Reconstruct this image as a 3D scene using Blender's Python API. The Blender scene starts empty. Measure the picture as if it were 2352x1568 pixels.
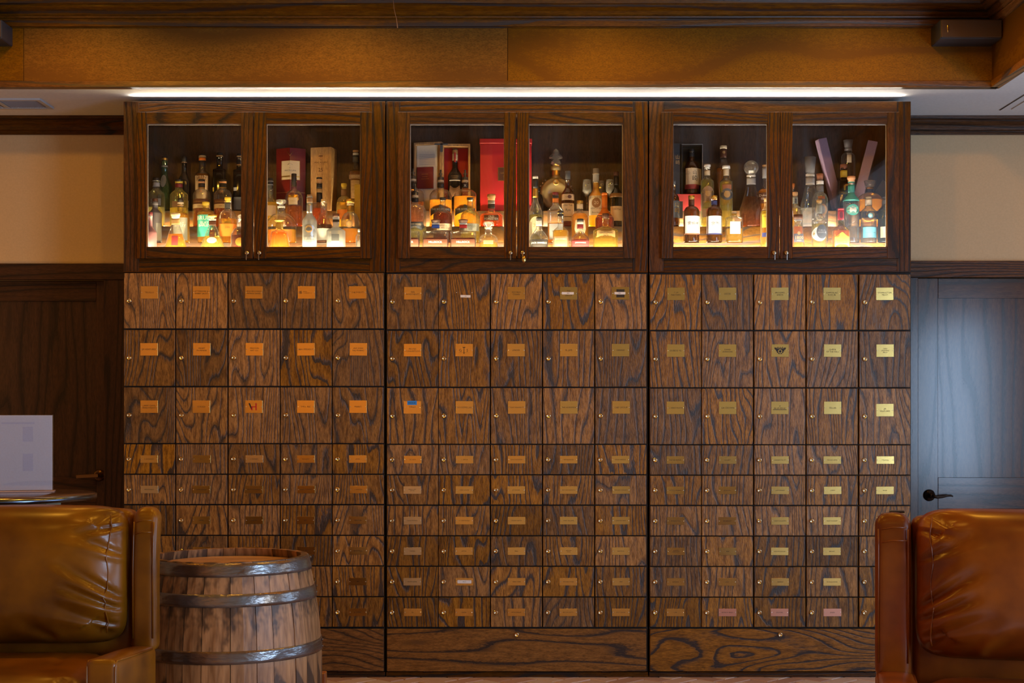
import bpy, bmesh, math, random
from mathutils import Vector, Matrix

S = bpy.context.scene
COL = S.collection
R = math.radians
PI = math.pi
random.seed(7)

# ------------------------------------------------------------------ camera, world, light, exposure
F = 3350.0            # focal length in pixels of the 2352 px wide frame
CX, CY = 1176.0, 948.0
H, D = 1.41, 7.8      # lens height, distance from the lens to the cabinet fronts (plane y = 0)

cam_d = bpy.data.cameras.new('camera')
cam_d.sensor_width = 36.0
cam_d.lens = 36.0 * F / 2352.0
cam_d.shift_y = (CY - 784.0) / 2352.0
cam_d.clip_start = 0.05
cam = bpy.data.objects.new('camera', cam_d)
cam.location = (0, -D, H)
cam.rotation_euler = (R(90), 0, 0)
COL.objects.link(cam)
S.camera = cam

S.view_settings.view_transform = 'Standard'
S.view_settings.look = 'None'
S.view_settings.gamma = 1.0
S.view_settings.use_curve_mapping = False
S.view_settings.exposure = 0.48

W = bpy.data.worlds.new('world')
S.world = W
W.use_nodes = True
W.node_tree.nodes['Background'].inputs['Color'].default_value = (0.55, 0.70, 1.0, 1)
W.node_tree.nodes['Background'].inputs['Strength'].default_value = 0.25

try:
    cy = S.cycles
    cy.max_bounces = 10
    cy.transparent_max_bounces = 24
    cy.transmission_bounces = 8
    cy.glossy_bounces = 4
    cy.diffuse_bounces = 3
    cy.caustics_reflective = False
    cy.caustics_refractive = False
    cy.sample_clamp_indirect = 4.0
    cy.use_denoising = True
except Exception:
    pass


def area(name, loc, rot, sx, sy, power, col, spread=180):
    l = bpy.data.lights.new(name, 'AREA')
    l.shape = 'RECTANGLE'
    l.size, l.size_y = sx, sy
    l.energy = power
    l.color = col
    l.spread = R(spread)
    o = bpy.data.objects.new(name, l)
    o.location = loc
    o.rotation_euler = rot
    COL.objects.link(o)
    return o


def spot(name, loc, power, col, size=150, blend=0.6, rad=0.04, aim=None):
    l = bpy.data.lights.new(name, 'SPOT')
    l.energy = power
    l.color = col
    l.spot_size = R(size)
    l.spot_blend = blend
    l.shadow_soft_size = rad
    o = bpy.data.objects.new(name, l)
    o.location = loc
    if aim is not None:
        d = Vector(aim) - Vector(loc)
        o.rotation_euler = d.to_track_quat('-Z', 'Y').to_euler()
    COL.objects.link(o)
    return o


DAY = (0.46, 0.69, 1.0)
TUNG = (1.0, 0.45, 0.04)
LED = (1.0, 0.74, 0.40)
XR, XL = 4.6, -4.6            # side walls
YB, YN = 0.575, -10.2         # back wall, wall behind the camera
ZS = 3.105                    # soffit
# daylight in the two windows of the right-hand wall
area('daylight_far', (XR + 0.10, -1.9, 1.50), (0, R(90), 0), 1.8, 2.2, 42, DAY)
area('daylight_near', (XR + 0.10, -6.5, 1.50), (0, R(90), 0), 1.8, 2.6, 230, DAY)
# recessed ceiling lamps, one per coffer
BAYS = (-2.26, -0.925, 0.437, 1.80)
for yy, pw in ((-0.75, 15), (-2.35, 27), (-4.3, 9), (-6.4, 12)):
    for xx in BAYS:
        spot('ceiling_lamp', (xx, yy, 3.66), pw, TUNG, 174 if yy == -2.35 else 150, 0.25 if yy == -2.35 else 0.8, 0.05)
# added warm fills, unseen: left wall, then front wall that the plates mirror
spot('wall_fill', (-4.1, -0.45, 1.75), 17, TUNG, 130, 1.0, 0.10, (-3.3, 0.575, 1.9))
for xx, pw in ((-3.8, 100), (-2.2, 120), (-0.6, 90)):
    spot('plate_fill', (xx, -8.7, 3.0), pw, TUNG, 110, 1.0, 0.1, (xx, -10.2, 1.7))
spot('wall_fill', (3.9, -1.6, 2.8), 8, TUNG, 100, 1.0, 0.12, (3.9, 0.5, 2.3))  # added fill for the wall by the right-hand door
# LED strip on top of the cabinets and LED strips inside them, behind the bottom rails
area('cabinet_top_led', (0.028, -0.004, 3.085), (R(180 + 28), 0, 0), 4.11, 0.012, 6, (1.0, 0.90, 0.76))


# ------------------------------------------------------------------ projection helpers (photo pixel -> world point at depth y)
def sc(y):
    return F / (D + y)


def wx(px, y=0.0):
    return (px - CX) / sc(y)


def wz(py, y=0.0):
    return H + (CY - py) / sc(y)


# ------------------------------------------------------------------ object helpers
def link(name, data, parent=None, loc=(0, 0, 0), rot=(0, 0, 0)):
    o = bpy.data.objects.new(name, data)
    o.location = loc
    o.rotation_euler = rot
    if parent is not None:
        o.parent = parent
    COL.objects.link(o)
    return o


def thing(name, label, cat, loc=(0, 0, 0), rz=0.0, group=None):
    o = link(name, None, None, loc, (0, 0, rz))
    o.empty_display_size = 0.05
    o['label'] = label
    o['category'] = cat
    if group:
        o['group'] = group
    return o


def tag(o, label, cat, group=None):
    o['label'] = label
    o['category'] = cat
    if group:
        o['group'] = group
    return o


def structure(o):
    o['kind'] = 'structure'
    return o


class MB:
    """collects geometry for one mesh"""

    def __init__(self):
        self.v, self.f, self.m, self.s = [], [], [], []

    def add(self, vs, fs, mi=0, smooth=False, mat=None):
        b = len(self.v)
        if mat is not None:
            vs = [tuple(mat @ Vector(p)) for p in vs]
        self.v += [tuple(p) for p in vs]
        for f in fs:
            self.f.append([i + b for i in f])
            self.m.append(mi)
            self.s.append(smooth)
        return self

    def box(self, x0, x1, y0, y1, z0, z1, mi=0, bev=0.0, mat=None):
        if bev <= 0:
            vs = [(x, y, z) for x in (x0, x1) for y in (y0, y1) for z in (z0, z1)]
            fs = [(0, 1, 3, 2), (4, 6, 7, 5), (0, 4, 5, 1), (2, 3, 7, 6), (0, 2, 6, 4), (1, 5, 7, 3)]
            return self.add(vs, fs, mi, False, mat)
        bm = bmesh.new()
        bmesh.ops.create_cube(bm, size=1.0)
        for p in bm.verts:
            p.co = Vector(((x0 + x1) / 2 + p.co.x * (x1 - x0), (y0 + y1) / 2 + p.co.y * (y1 - y0), (z0 + z1) / 2 + p.co.z * (z1 - z0)))
        bmesh.ops.bevel(bm, geom=bm.edges[:], offset=bev, segments=2 if bev > 0.006 else 1, affect='EDGES', profile=0.5)
        return self.bm(bm, mi, bev > 0.006, mat)

    def bm(self, bm, mi=0, smooth=False, mat=None):
        bm.verts.index_update()
        vs = [p.co.copy() for p in bm.verts]
        fs = [[p.index for p in f.verts] for f in bm.faces]
        bm.free()
        return self.add(vs, fs, mi, smooth, mat)

    def lathe(self, prof, n=20, mi=0, flat=1.0, sq=2.0, mat=None, ang=None, smooth=True):
        """prof: (radius, z) from bottom to top; flat squeezes y; sq > 2 squares the section"""
        rings, vs, fs = [], [], []
        for r, z in prof:
            if r < 1e-6:
                rings.append([len(vs)])
                vs.append((0, 0, z))
                continue
            ring = []
            for k in range(n):
                a = 2 * PI * (k + 0.5) / n
                c, s_ = math.cos(a), math.sin(a)
                q = (abs(c) ** sq + abs(s_) ** sq) ** (-1.0 / sq)
                ring.append(len(vs))
                vs.append((r * q * c, r * q * s_ * flat, z))
            rings.append(ring)
        for a, b in zip(rings, rings[1:]):
            if len(a) == 1 and len(b) == 1:
                continue
            for k in range(n):
                j = (k + 1) % n
                if len(a) == 1:
                    fs.append((a[0], b[j], b[k]))
                elif len(b) == 1:
                    fs.append((a[k], a[j], b[0]))
                else:
                    fs.append((a[k], a[j], b[j], b[k]))
        for f in fs:
            pass
        return self.add(vs, fs, mi, smooth, mat)

    def tube(self, pts, r, n=8, mi=0, mat=None):
        pts = [Vector(p) for p in pts]
        rr = r if isinstance(r, (list, tuple)) else [r] * len(pts)
        vs, fs = [], []
        u = None
        for i, p in enumerate(pts):
            t = (pts[min(i + 1, len(pts) - 1)] - pts[max(i - 1, 0)]).normalized()
            if u is None:
                u = t.cross(Vector((0.31, 0.53, 0.79)))
                if u.length < 0.1:
                    u = t.cross(Vector((1, 0, 0)))
            u = (u - t * u.dot(t)).normalized()
            w = t.cross(u)
            for k in range(n):
                a = 2 * PI * k / n
                vs.append(p + (u * math.cos(a) + w * math.sin(a)) * rr[i])
        for i in range(len(pts) - 1):
            for k in range(n):
                j = (k + 1) % n
                fs.append((i * n + k, i * n + j, (i + 1) * n + j, (i + 1) * n + k))
        fs.append(tuple(range(n))[::-1])
        fs.append(tuple(range((len(pts) - 1) * n, len(pts) * n)))
        return self.add(vs, fs, mi, True, mat)

    def extrude(self, prof, a, b, axis='x', mi=0, smooth=False):
        """closed (y, z) profile swept along x from a to b, or closed (x, z) profile along y"""
        n = len(prof)
        vs = []
        for t in (a, b):
            for p, z in prof:
                vs.append((t, p, z) if axis == 'x' else (p, t, z))
        fs = [(k, (k + 1) % n, n + (k + 1) % n, n + k) for k in range(n)]
        fs += [tuple(range(n))[::-1], tuple(range(n, 2 * n))]
        return self.add(vs, fs, mi, smooth)

    def mesh(self, name, mats):
        me = bpy.data.meshes.new(name)
        me.from_pydata(self.v, [], self.f)
        for m in (mats if isinstance(mats, (list, tuple)) else [mats]):
            me.materials.append(m)
        me.polygons.foreach_set('material_index', self.m)
        me.polygons.foreach_set('use_smooth', self.s)
        me.update()
        bm = bmesh.new()
        bm.from_mesh(me)
        bmesh.ops.recalc_face_normals(bm, faces=bm.faces)
        bm.to_mesh(me)
        bm.free()
        return me

    def build(self, name, mats, parent=None, loc=(0, 0, 0), rot=(0, 0, 0)):
        return link(name, self.mesh(name, mats), parent, loc, rot)


_txt = {}


def text_geo(s):
    """flat outline of a line of writing, centred, capital height about 0.7"""
    if s not in _txt:
        c = bpy.data.curves.new('writing', 'FONT')
        c.body = s
        c.size = 1.0
        c.resolution_u = 2
        c.align_x = 'CENTER'
        o = bpy.data.objects.new('writing', c)
        me = o.to_mesh()
        vs = [(p.co.x, p.co.y - 0.34) for p in me.vertices]
        fs = [list(p.vertices) for p in me.polygons]
        o.to_mesh_clear()
        bpy.data.objects.remove(o)
        bpy.data.curves.remove(c)
        _txt[s] = (vs, fs)
    return _txt[s]


def text_w(s):
    v = text_geo(s)[0]
    return (max(p[0] for p in v) - min(p[0] for p in v)) if v else 0.001


# ------------------------------------------------------------------ materials
def mat_new(name):
    m = bpy.data.materials.new(name)
    m.use_nodes = True
    return m, m.node_tree.nodes, m.node_tree.links, m.node_tree.nodes['Principled BSDF']


def nd(ns, typ, **kw):
    n = ns.new(typ)
    for k, v in kw.items():
        if k.startswith('i_'):
            n.inputs[k[2:]].default_value = v
        else:
            setattr(n, k, v)
    return n


def mth(ns, ls, op, a, b=None, c=None):
    n = ns.new('ShaderNodeMath')
    n.operation = op
    for i, v in enumerate((a, b, c)):
        if v is None:
            continue
        if isinstance(v, (int, float)):
            n.inputs[i].default_value = v
        else:
            ls.new(v, n.inputs[i])
    return n.outputs[0]


def ramp(ns, ls, fac, stops):
    n = ns.new('ShaderNodeValToRGB')
    e = n.color_ramp.elements
    while len(e) < len(stops):
        e.new(0.5)
    for k, (p, c) in enumerate(stops):
        e[k].position = p
        e[k].color = (c[0], c[1], c[2], 1) if not isinstance(c, (int, float)) else (c, c, c, 1)
    ls.new(fac, n.inputs[0])
    return n.outputs[0]


def plain(name, col, rough=0.5, metal=0.0, spec=0.5, bump=0.0, bscale=200, coat=0.0, emit=None):
    m, ns, ls, b = mat_new(name)
    b.inputs['Base Color'].default_value = (*col, 1)
    b.inputs['Roughness'].default_value = rough
    b.inputs['Metallic'].default_value = metal
    b.inputs['Specular IOR Level'].default_value = spec
    b.inputs['Coat Weight'].default_value = coat
    b.inputs['Coat Roughness'].default_value = 0.15
    tc = nd(ns, 'ShaderNodeTexCoord')
    nz = nd(ns, 'ShaderNodeTexNoise', i_Scale=bscale, i_Detail=3.0)
    ls.new(tc.outputs['Object'], nz.inputs['Vector'])
    # slight uneven tone of the surface itself
    mx = nd(ns, 'ShaderNodeMix', data_type='RGBA', blend_type='MULTIPLY')
    mx.inputs[0].default_value = 0.18
    mx.inputs[6].default_value = (*col, 1)
    ls.new(nz.outputs[0], mx.inputs[7])
    ls.new(mx.outputs[2], b.inputs['Base Color'])
    if bump > 0:
        bp = nd(ns, 'ShaderNodeBump', i_Strength=bump, i_Distance=0.002)
        ls.new(nz.outputs[0], bp.inputs['Height'])
        ls.new(bp.outputs[0], b.inputs['Normal'])
    return m


def wood(name, light, mid, dark, axis='z', freq=11.0, lin=9.0, nscale=3.2, stretch=0.13, rough=0.3, pore_rough=0.5,
         vary=0.45, bump=0.35, gapw=0.30, spec=0.5, coat=0.0, pspec=0.5):
    """open-grained stained oak: contour lines of a stretched noise give cathedral grain; the dark pores are rougher"""
    m, ns, ls, b = mat_new(name)
    tc = nd(ns, 'ShaderNodeTexCoord')
    oi = nd(ns, 'ShaderNodeObjectInfo')
    cb = nd(ns, 'ShaderNodeCombineXYZ')
    ls.new(mth(ns, ls, 'MULTIPLY', oi.outputs['Random'], 37.3), cb.inputs[0])
    ls.new(mth(ns, ls, 'MULTIPLY', oi.outputs['Random'], 91.7), cb.inputs[1])
    ls.new(mth(ns, ls, 'MULTIPLY', oi.outputs['Random'], 53.1), cb.inputs[2])
    sclv = {'z': (1, 1, stretch), 'x': (stretch, 1, 1), 'y': (1, stretch, 1)}[axis]
    sv = nd(ns, 'ShaderNodeVectorMath', operation='MULTIPLY')
    ls.new(tc.outputs['Object'], sv.inputs[0])
    sv.inputs[1].default_value = sclv
    av = nd(ns, 'ShaderNodeVectorMath', operation='ADD')
    ls.new(sv.outputs[0], av.inputs[0])
    ls.new(cb.outputs[0], av.inputs[1])
    n1 = nd(ns, 'ShaderNodeTexNoise', i_Scale=nscale, i_Detail=2.0, i_Roughness=0.42, i_Distortion=0.25)
    ls.new(av.outputs[0], n1.inputs['Vector'])
    n2 = nd(ns, 'ShaderNodeTexNoise', i_Scale=70.0, i_Detail=3.0, i_Roughness=0.65)
    ls.new(av.outputs[0], n2.inputs['Vector'])
    n3 = nd(ns, 'ShaderNodeTexNoise', i_Scale=260.0, i_Detail=2.0, i_Roughness=0.6)
    ls.new(av.outputs[0], n3.inputs['Vector'])
    sep = nd(ns, 'ShaderNodeSeparateXYZ')
    ls.new(tc.outputs['Object'], sep.inputs[0])
    across = sep.outputs[{'z': 0, 'x': 2, 'y': 0}[axis]]
    wn0 = nd(ns, 'ShaderNodeTexWhiteNoise', noise_dimensions='1D')
    ls.new(mth(ns, ls, 'MULTIPLY', oi.outputs['Random'], 3331.0), wn0.inputs['W'])
    v = mth(ns, ls, 'MULTIPLY', n1.outputs[0], mth(ns, ls, 'MULTIPLY_ADD', wn0.outputs['Value'], freq * 0.9, freq * 0.55))
    v = mth(ns, ls, 'MULTIPLY_ADD', across, lin, v)
    v = mth(ns, ls, 'MULTIPLY_ADD', n2.outputs[0], 0.34, v)
    fr = mth(ns, ls, 'FRACT', v)
    # random per board: how wide the dark bands are
    wn = nd(ns, 'ShaderNodeTexWhiteNoise', noise_dimensions='1D')
    ls.new(mth(ns, ls, 'MULTIPLY', oi.outputs['Random'], 917.0), wn.inputs['W'])
    frs = mth(ns, ls, 'MULTIPLY_ADD', wn.outputs['Value'], -0.14, fr)
    frs = mth(ns, ls, 'MULTIPLY_ADD', n3.outputs[0], 0.22, frs)
    pore = ramp(ns, ls, frs, [(0.0, 1.0), (gapw * 0.55, 0.95), (gapw, 0.22), (gapw + 0.22, 0.0), (0.93, 0.0), (1.0, 0.55)])
    tone = ramp(ns, ls, n2.outputs[0], [(0.34, mid), (0.60, light)])
    streak = ramp(ns, ls, n3.outputs[0], [(0.36, 0.62), (0.56, 1.0)])
    tn = nd(ns, 'ShaderNodeMix', data_type='RGBA', blend_type='MULTIPLY')
    tn.inputs[0].default_value = 1.0
    ls.new(tone, tn.inputs[6])
    ls.new(streak, tn.inputs[7])
    mx = nd(ns, 'ShaderNodeMix', data_type='RGBA')
    ls.new(pore, mx.inputs[0])
    ls.new(tn.outputs[2], mx.inputs[6])
    mx.inputs[7].default_value = (*dark, 1)
    # board to board variation of stain
    hs = nd(ns, 'ShaderNodeHueSaturation')
    ls.new(mth(ns, ls, 'MULTIPLY_ADD', oi.outputs['Random'], vary, 1.0 - vary * 0.5), hs.inputs['Value'])
    ls.new(mth(ns, ls, 'MULTIPLY_ADD', wn.outputs['Value'], 0.20, 0.90), hs.inputs['Saturation'])
    ls.new(mx.outputs[2], hs.inputs['Color'])
    ls.new(hs.outputs[0], b.inputs['Base Color'])
    rr = mth(ns, ls, 'MULTIPLY_ADD', pore, pore_rough - rough, rough)
    ls.new(rr, b.inputs['Roughness'])
    ls.new(mth(ns, ls, 'MULTIPLY_ADD', pore, pspec, spec), b.inputs['Specular IOR Level'])
    b.inputs['Coat Weight'].default_value = coat
    b.inputs['Coat Roughness'].default_value = 0.12
    bp = nd(ns, 'ShaderNodeBump', i_Strength=bump, i_Distance=0.0015)
    hgt = mth(ns, ls, 'MULTIPLY_ADD', pore, -0.8, n3.outputs[0])
    ls.new(hgt, bp.inputs['Height'])
    ls.new(bp.outputs[0], b.inputs['Normal'])
    return m


def glass(name, tint=(0.96, 0.97, 0.96), rough=0.0, base=0.05, edge=0.75, edge_col=None):
    """thin-walled glass: tinted clear body, Fresnel gloss and denser edges"""
    m, ns, ls, b = mat_new(name)
    ns.remove(b)
    out = ns['Material Output']
    tr = nd(ns, 'ShaderNodeBsdfTransparent')
    lw = nd(ns, 'ShaderNodeLayerWeight', i_Blend=0.25)
    ec = edge_col or tuple(t * 0.62 for t in tint)
    mx = nd(ns, 'ShaderNodeMix', data_type='RGBA')
    ls.new(lw.outputs['Facing'], mx.inputs[0])
    mx.inputs[6].default_value = (*tint, 1)
    mx.inputs[7].default_value = (*ec, 1)
    ls.new(mx.outputs[2], tr.inputs['Color'])
    gl = nd(ns, 'ShaderNodeBsdfGlossy', i_Roughness=max(rough, 0.02))
    fac = mth(ns, ls, 'MULTIPLY_ADD', lw.outputs['Facing'], edge, base)
    fac = mth(ns, ls, 'MINIMUM', fac, 0.85)
    ms = nd(ns, 'ShaderNodeMixShader')
    ls.new(fac, ms.inputs[0])
    ls.new(tr.outputs[0], ms.inputs[1])
    ls.new(gl.outputs[0], ms.inputs[2])
    ls.new(ms.outputs[0], out.inputs['Surface'])
    return m


def bottle_glass(name, tint, body=0.16, rough=0.03):
    """bottle glass: mostly clear, but it scatters a little of the shelf light so that it glows"""
    m, ns, ls, b = mat_new(name)
    ns.remove(b)
    out = ns['Material Output']
    tr = nd(ns, 'ShaderNodeBsdfTransparent')
    lw = nd(ns, 'ShaderNodeLayerWeight', i_Blend=0.35)
    mx = nd(ns, 'ShaderNodeMix', data_type='RGBA')
    ls.new(lw.outputs['Facing'], mx.inputs[0])
    mx.inputs[6].default_value = (*[min(1, t) for t in tint], 1)
    mx.inputs[7].default_value = (*[t * 0.45 for t in tint], 1)
    ls.new(mx.outputs[2], tr.inputs['Color'])
    tl = nd(ns, 'ShaderNodeBsdfTranslucent')
    tl.inputs['Color'].default_value = (*tint, 1)
    df = nd(ns, 'ShaderNodeBsdfDiffuse')
    df.inputs['Color'].default_value = (*tint, 1)
    ad = nd(ns, 'ShaderNodeMixShader')
    ad.inputs[0].default_value = 0.5
    ls.new(tl.outputs[0], ad.inputs[1])
    ls.new(df.outputs[0], ad.inputs[2])
    m1 = nd(ns, 'ShaderNodeMixShader')
    ls.new(mth(ns, ls, 'MULTIPLY_ADD', mth(ns, ls, 'POWER', lw.outputs['Facing'], 2.5), 0.55, body), m1.inputs[0])  # paler rims stand in for light refracted at the glass edges
    ls.new(tr.outputs[0], m1.inputs[1])
    ls.new(ad.outputs[0], m1.inputs[2])
    gl = nd(ns, 'ShaderNodeBsdfGlossy', i_Roughness=rough)
    tcn = nd(ns, 'ShaderNodeTexCoord')
    nz = nd(ns, 'ShaderNodeTexNoise', i_Scale=26.0, i_Detail=1.0)
    ls.new(tcn.outputs['Object'], nz.inputs['Vector'])
    bp = nd(ns, 'ShaderNodeBump', i_Strength=0.25, i_Distance=0.01)
    ls.new(nz.outputs[0], bp.inputs['Height'])
    ls.new(bp.outputs[0], gl.inputs['Normal'])
    m2 = nd(ns, 'ShaderNodeMixShader')
    ls.new(mth(ns, ls, 'MULTIPLY_ADD', lw.outputs['Facing'], 0.55, 0.07), m2.inputs[0])
    ls.new(m1.outputs[0], m2.inputs[1])
    ls.new(gl.outputs[0], m2.inputs[2])
    ls.new(m2.outputs[0], out.inputs['Surface'])
    return m


def leather(name, col, dark):
    m, ns, ls, b = mat_new(name)
    tc = nd(ns, 'ShaderNodeTexCoord')
    n1 = nd(ns, 'ShaderNodeTexNoise', i_Scale=5.0, i_Detail=4.0)
    n2 = nd(ns, 'ShaderNodeTexVoronoi', i_Scale=420.0)
    ls.new(tc.outputs['Object'], n1.inputs['Vector'])
    ls.new(tc.outputs['Object'], n2.inputs['Vector'])
    ls.new(ramp(ns, ls, n1.outputs[0], [(0.3, dark), (0.65, col)]), b.inputs['Base Color'])
    b.inputs['Roughness'].default_value = 0.36
    b.inputs['Specular IOR Level'].default_value = 0.28
    b.inputs['Coat Weight'].default_value = 0.28
    b.inputs['Coat Roughness'].default_value = 0.22
    bp = nd(ns, 'ShaderNodeBump', i_Strength=0.08, i_Distance=0.001)
    ls.new(n2.outputs[0], bp.inputs['Height'])
    ls.new(bp.outputs[0], b.inputs['Normal'])
    return m


M = {}
OAKL, OAKM, OAKD = (0.34, 0.165, 0.040), (0.150, 0.066, 0.016), (0.020, 0.010, 0.006)
M['locker'] = wood('stained_oak_locker', OAKL, OAKM, OAKD, 'z', freq=24, lin=24, nscale=3.4, stretch=0.19, rough=0.30, pore_rough=0.42, bump=0.9, spec=0.28, pspec=0.40, vary=0.7, gapw=0.25)
M['drawer'] = wood('stained_oak_drawer', (0.27, 0.12, 0.028), (0.15, 0.064, 0.015), OAKD, 'x', freq=34, lin=30, nscale=2.4, stretch=0.2, spec=0.3, pspec=0.1, gapw=0.25, bump=0.5)
DL, DM, DD = (0.110, 0.038, 0.005), (0.064, 0.021, 0.003), (0.012, 0.005, 0.002)
M['frame_v'] = wood('dark_oak_upright', DL, DM, DD, 'z', freq=16, lin=34, vary=0.25, spec=0.20, pspec=0.1, bump=0.6)
M['frame_h'] = wood('dark_oak_rail', DL, DM, DD, 'x', freq=16, lin=34, vary=0.25, spec=0.20, pspec=0.1, bump=0.6)
M['inner'] = wood('dark_oak_interior', (0.10, 0.052, 0.028), (0.07, 0.036, 0.02), (0.04, 0.02, 0.012), 'z', freq=4, lin=8, vary=0.1, rough=0.5)
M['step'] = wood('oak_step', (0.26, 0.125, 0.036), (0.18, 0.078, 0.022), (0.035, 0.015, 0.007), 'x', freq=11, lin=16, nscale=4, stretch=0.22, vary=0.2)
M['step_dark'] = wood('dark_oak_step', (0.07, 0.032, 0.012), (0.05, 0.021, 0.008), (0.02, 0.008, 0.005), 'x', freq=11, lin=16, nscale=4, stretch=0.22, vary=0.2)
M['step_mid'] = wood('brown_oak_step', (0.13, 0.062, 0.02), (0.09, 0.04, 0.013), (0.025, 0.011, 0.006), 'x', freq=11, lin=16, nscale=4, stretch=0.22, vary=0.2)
M['shadow'] = plain('shade_black', (0.012, 0.006, 0.004), 0.7)  # near-black stands in for shade in gaps, joints and recesses
M['riser'] = wood('amber_plywood', (0.235, 0.105, 0.007), (0.19, 0.080, 0.005), (0.14, 0.056, 0.004), 'x', freq=2.2, lin=3, nscale=2.0, stretch=0.35, vary=0.1, bump=0.12, rough=0.45, spec=0.25, pspec=0.0)
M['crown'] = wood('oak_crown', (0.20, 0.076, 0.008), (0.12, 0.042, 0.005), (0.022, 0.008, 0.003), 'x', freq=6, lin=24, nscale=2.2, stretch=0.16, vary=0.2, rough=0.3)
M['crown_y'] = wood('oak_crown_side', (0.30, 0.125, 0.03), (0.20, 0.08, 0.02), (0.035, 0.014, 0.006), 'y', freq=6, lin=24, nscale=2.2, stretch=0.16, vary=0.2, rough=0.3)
M['riser_y'] = wood('amber_plywood_side', (0.235, 0.105, 0.007), (0.19, 0.080, 0.005), (0.14, 0.056, 0.004), 'y', freq=2.2, lin=3, nscale=2.0, stretch=0.35, vary=0.12, bump=0.12, rough=0.45, spec=0.25, pspec=0.0)
M['door_v'] = wood('walnut_door_upright', (0.085, 0.032, 0.011), (0.055, 0.02, 0.008), (0.02, 0.008, 0.004), 'z', freq=8, lin=12, vary=0.15, rough=0.19, pore_rough=0.21, bump=0.02, coat=0.16, spec=0.4, pspec=0.0)
M['door_h'] = wood('walnut_door_rail', (0.085, 0.032, 0.011), (0.055, 0.02, 0.008), (0.02, 0.008, 0.004), 'x', freq=8, lin=12, vary=0.15, rough=0.19, pore_rough=0.21, bump=0.02, coat=0.16, spec=0.4, pspec=0.0)
DR2 = ((0.060, 0.022, 0.007), (0.040, 0.014, 0.005), (0.016, 0.006, 0.003))
M['door2_v'] = wood('dull_walnut_upright', *DR2, 'z', freq=10, lin=16, vary=0.15, rough=0.48, pore_rough=0.55, bump=0.2, spec=0.25, pspec=0.0)
M['door2_h'] = wood('dull_walnut_rail', *DR2, 'x', freq=10, lin=16, vary=0.15, rough=0.48, pore_rough=0.55, bump=0.2, spec=0.25, pspec=0.0)
M['wall'] = plain('beige_wall_paint', (0.66, 0.47, 0.26), 0.75, bump=0.05, bscale=90)
M['ceil'] = plain('white_ceiling_paint', (0.80, 0.78, 0.76), 0.8, bump=0.04, bscale=60)
M['brass'] = plain('brushed_brass', (0.80, 0.52, 0.16), 0.20, 1.0, bump=0.05, bscale=500)
M['brass2'] = plain('pale_brass', (0.70, 0.56, 0.34), 0.26, 1.0, bump=0.05, bscale=500)
M['copper'] = plain('copper_plate', (0.85, 0.42, 0.30), 0.3, 1.0, bump=0.05, bscale=500)
M['ink'] = plain('engraved_black', (0.02, 0.012, 0.006), 0.6)
M['screw'] = plain('bright_screw', (0.95, 0.88, 0.75), 0.15, 1.0)
M['lock'] = plain('polished_brass_lock', (0.92, 0.72, 0.42), 0.10, 1.0)
M['chrome'] = plain('chrome', (0.80, 0.78, 0.76), 0.12, 1.0)
M['white'] = plain('white_paper', (0.82, 0.82, 0.84), 0.6)
M['blue_tape'] = plain('blue_masking_tape', (0.03, 0.27, 0.80), 0.6)
M['red_print'] = plain('red_print', (0.55, 0.02, 0.02), 0.5)
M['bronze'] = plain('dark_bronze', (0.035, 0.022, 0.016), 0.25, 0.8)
M['bronze2'] = plain('aged_bronze', (0.20, 0.10, 0.035), 0.32, 0.9)
M['lit_edge'] = plain('pale_lit_edge', (0.55, 0.48, 0.42), 0.5)
M['amber_wall'] = plain('amber_wall_paint', (0.62, 0.44, 0.24), 0.7)
M['pane'] = glass('clear_pane', (0.965, 0.965, 0.96), 0.0, 0.035, 0.30, (0.9, 0.9, 0.9))

# ------------------------------------------------------------------ room shell
def slab(name, x0, x1, y0, y1, z0, z1, m, parent=None):
    mb = MB().box(x0, x1, y0, y1, z0, z1)
    return mb.build(name, m, parent)


YR = -0.21                     # face of the wooden tray riser
XRR, XRL = 2.498, -2.93        # side risers of the ceiling tray
ZT, ZC = 3.415, 3.74           # top of the riser boards, coffer ceiling

LX1 = wx(241, YB)
RX0 = wx(2108, YB)
ZDL, ZDR = wz(643, YB), wz(638, YB)
wb_ = MB()
wb_.box(XL, LX1 - 0.92, YB, YB + 0.12, 0, ZDL).box(XL, LX1, YB, YB + 0.12, ZDL, 3.3).box(LX1, RX0, YB, YB + 0.12, 0, 3.3)
wb_.box(RX0, XR, YB, YB + 0.12, ZDR, 3.3).box(RX0 + 0.92, XR, YB, YB + 0.12, 0, ZDR)
structure(wb_.build('wall_back', M['wall']))
structure(slab('wall_left', XL - 0.1, XL, YN, YB, 0, 4.0, M['amber_wall']))
structure(slab('wall_front', XL, XR, YN - 0.1, YN, 0, 4.0, M['amber_wall']))
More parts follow.
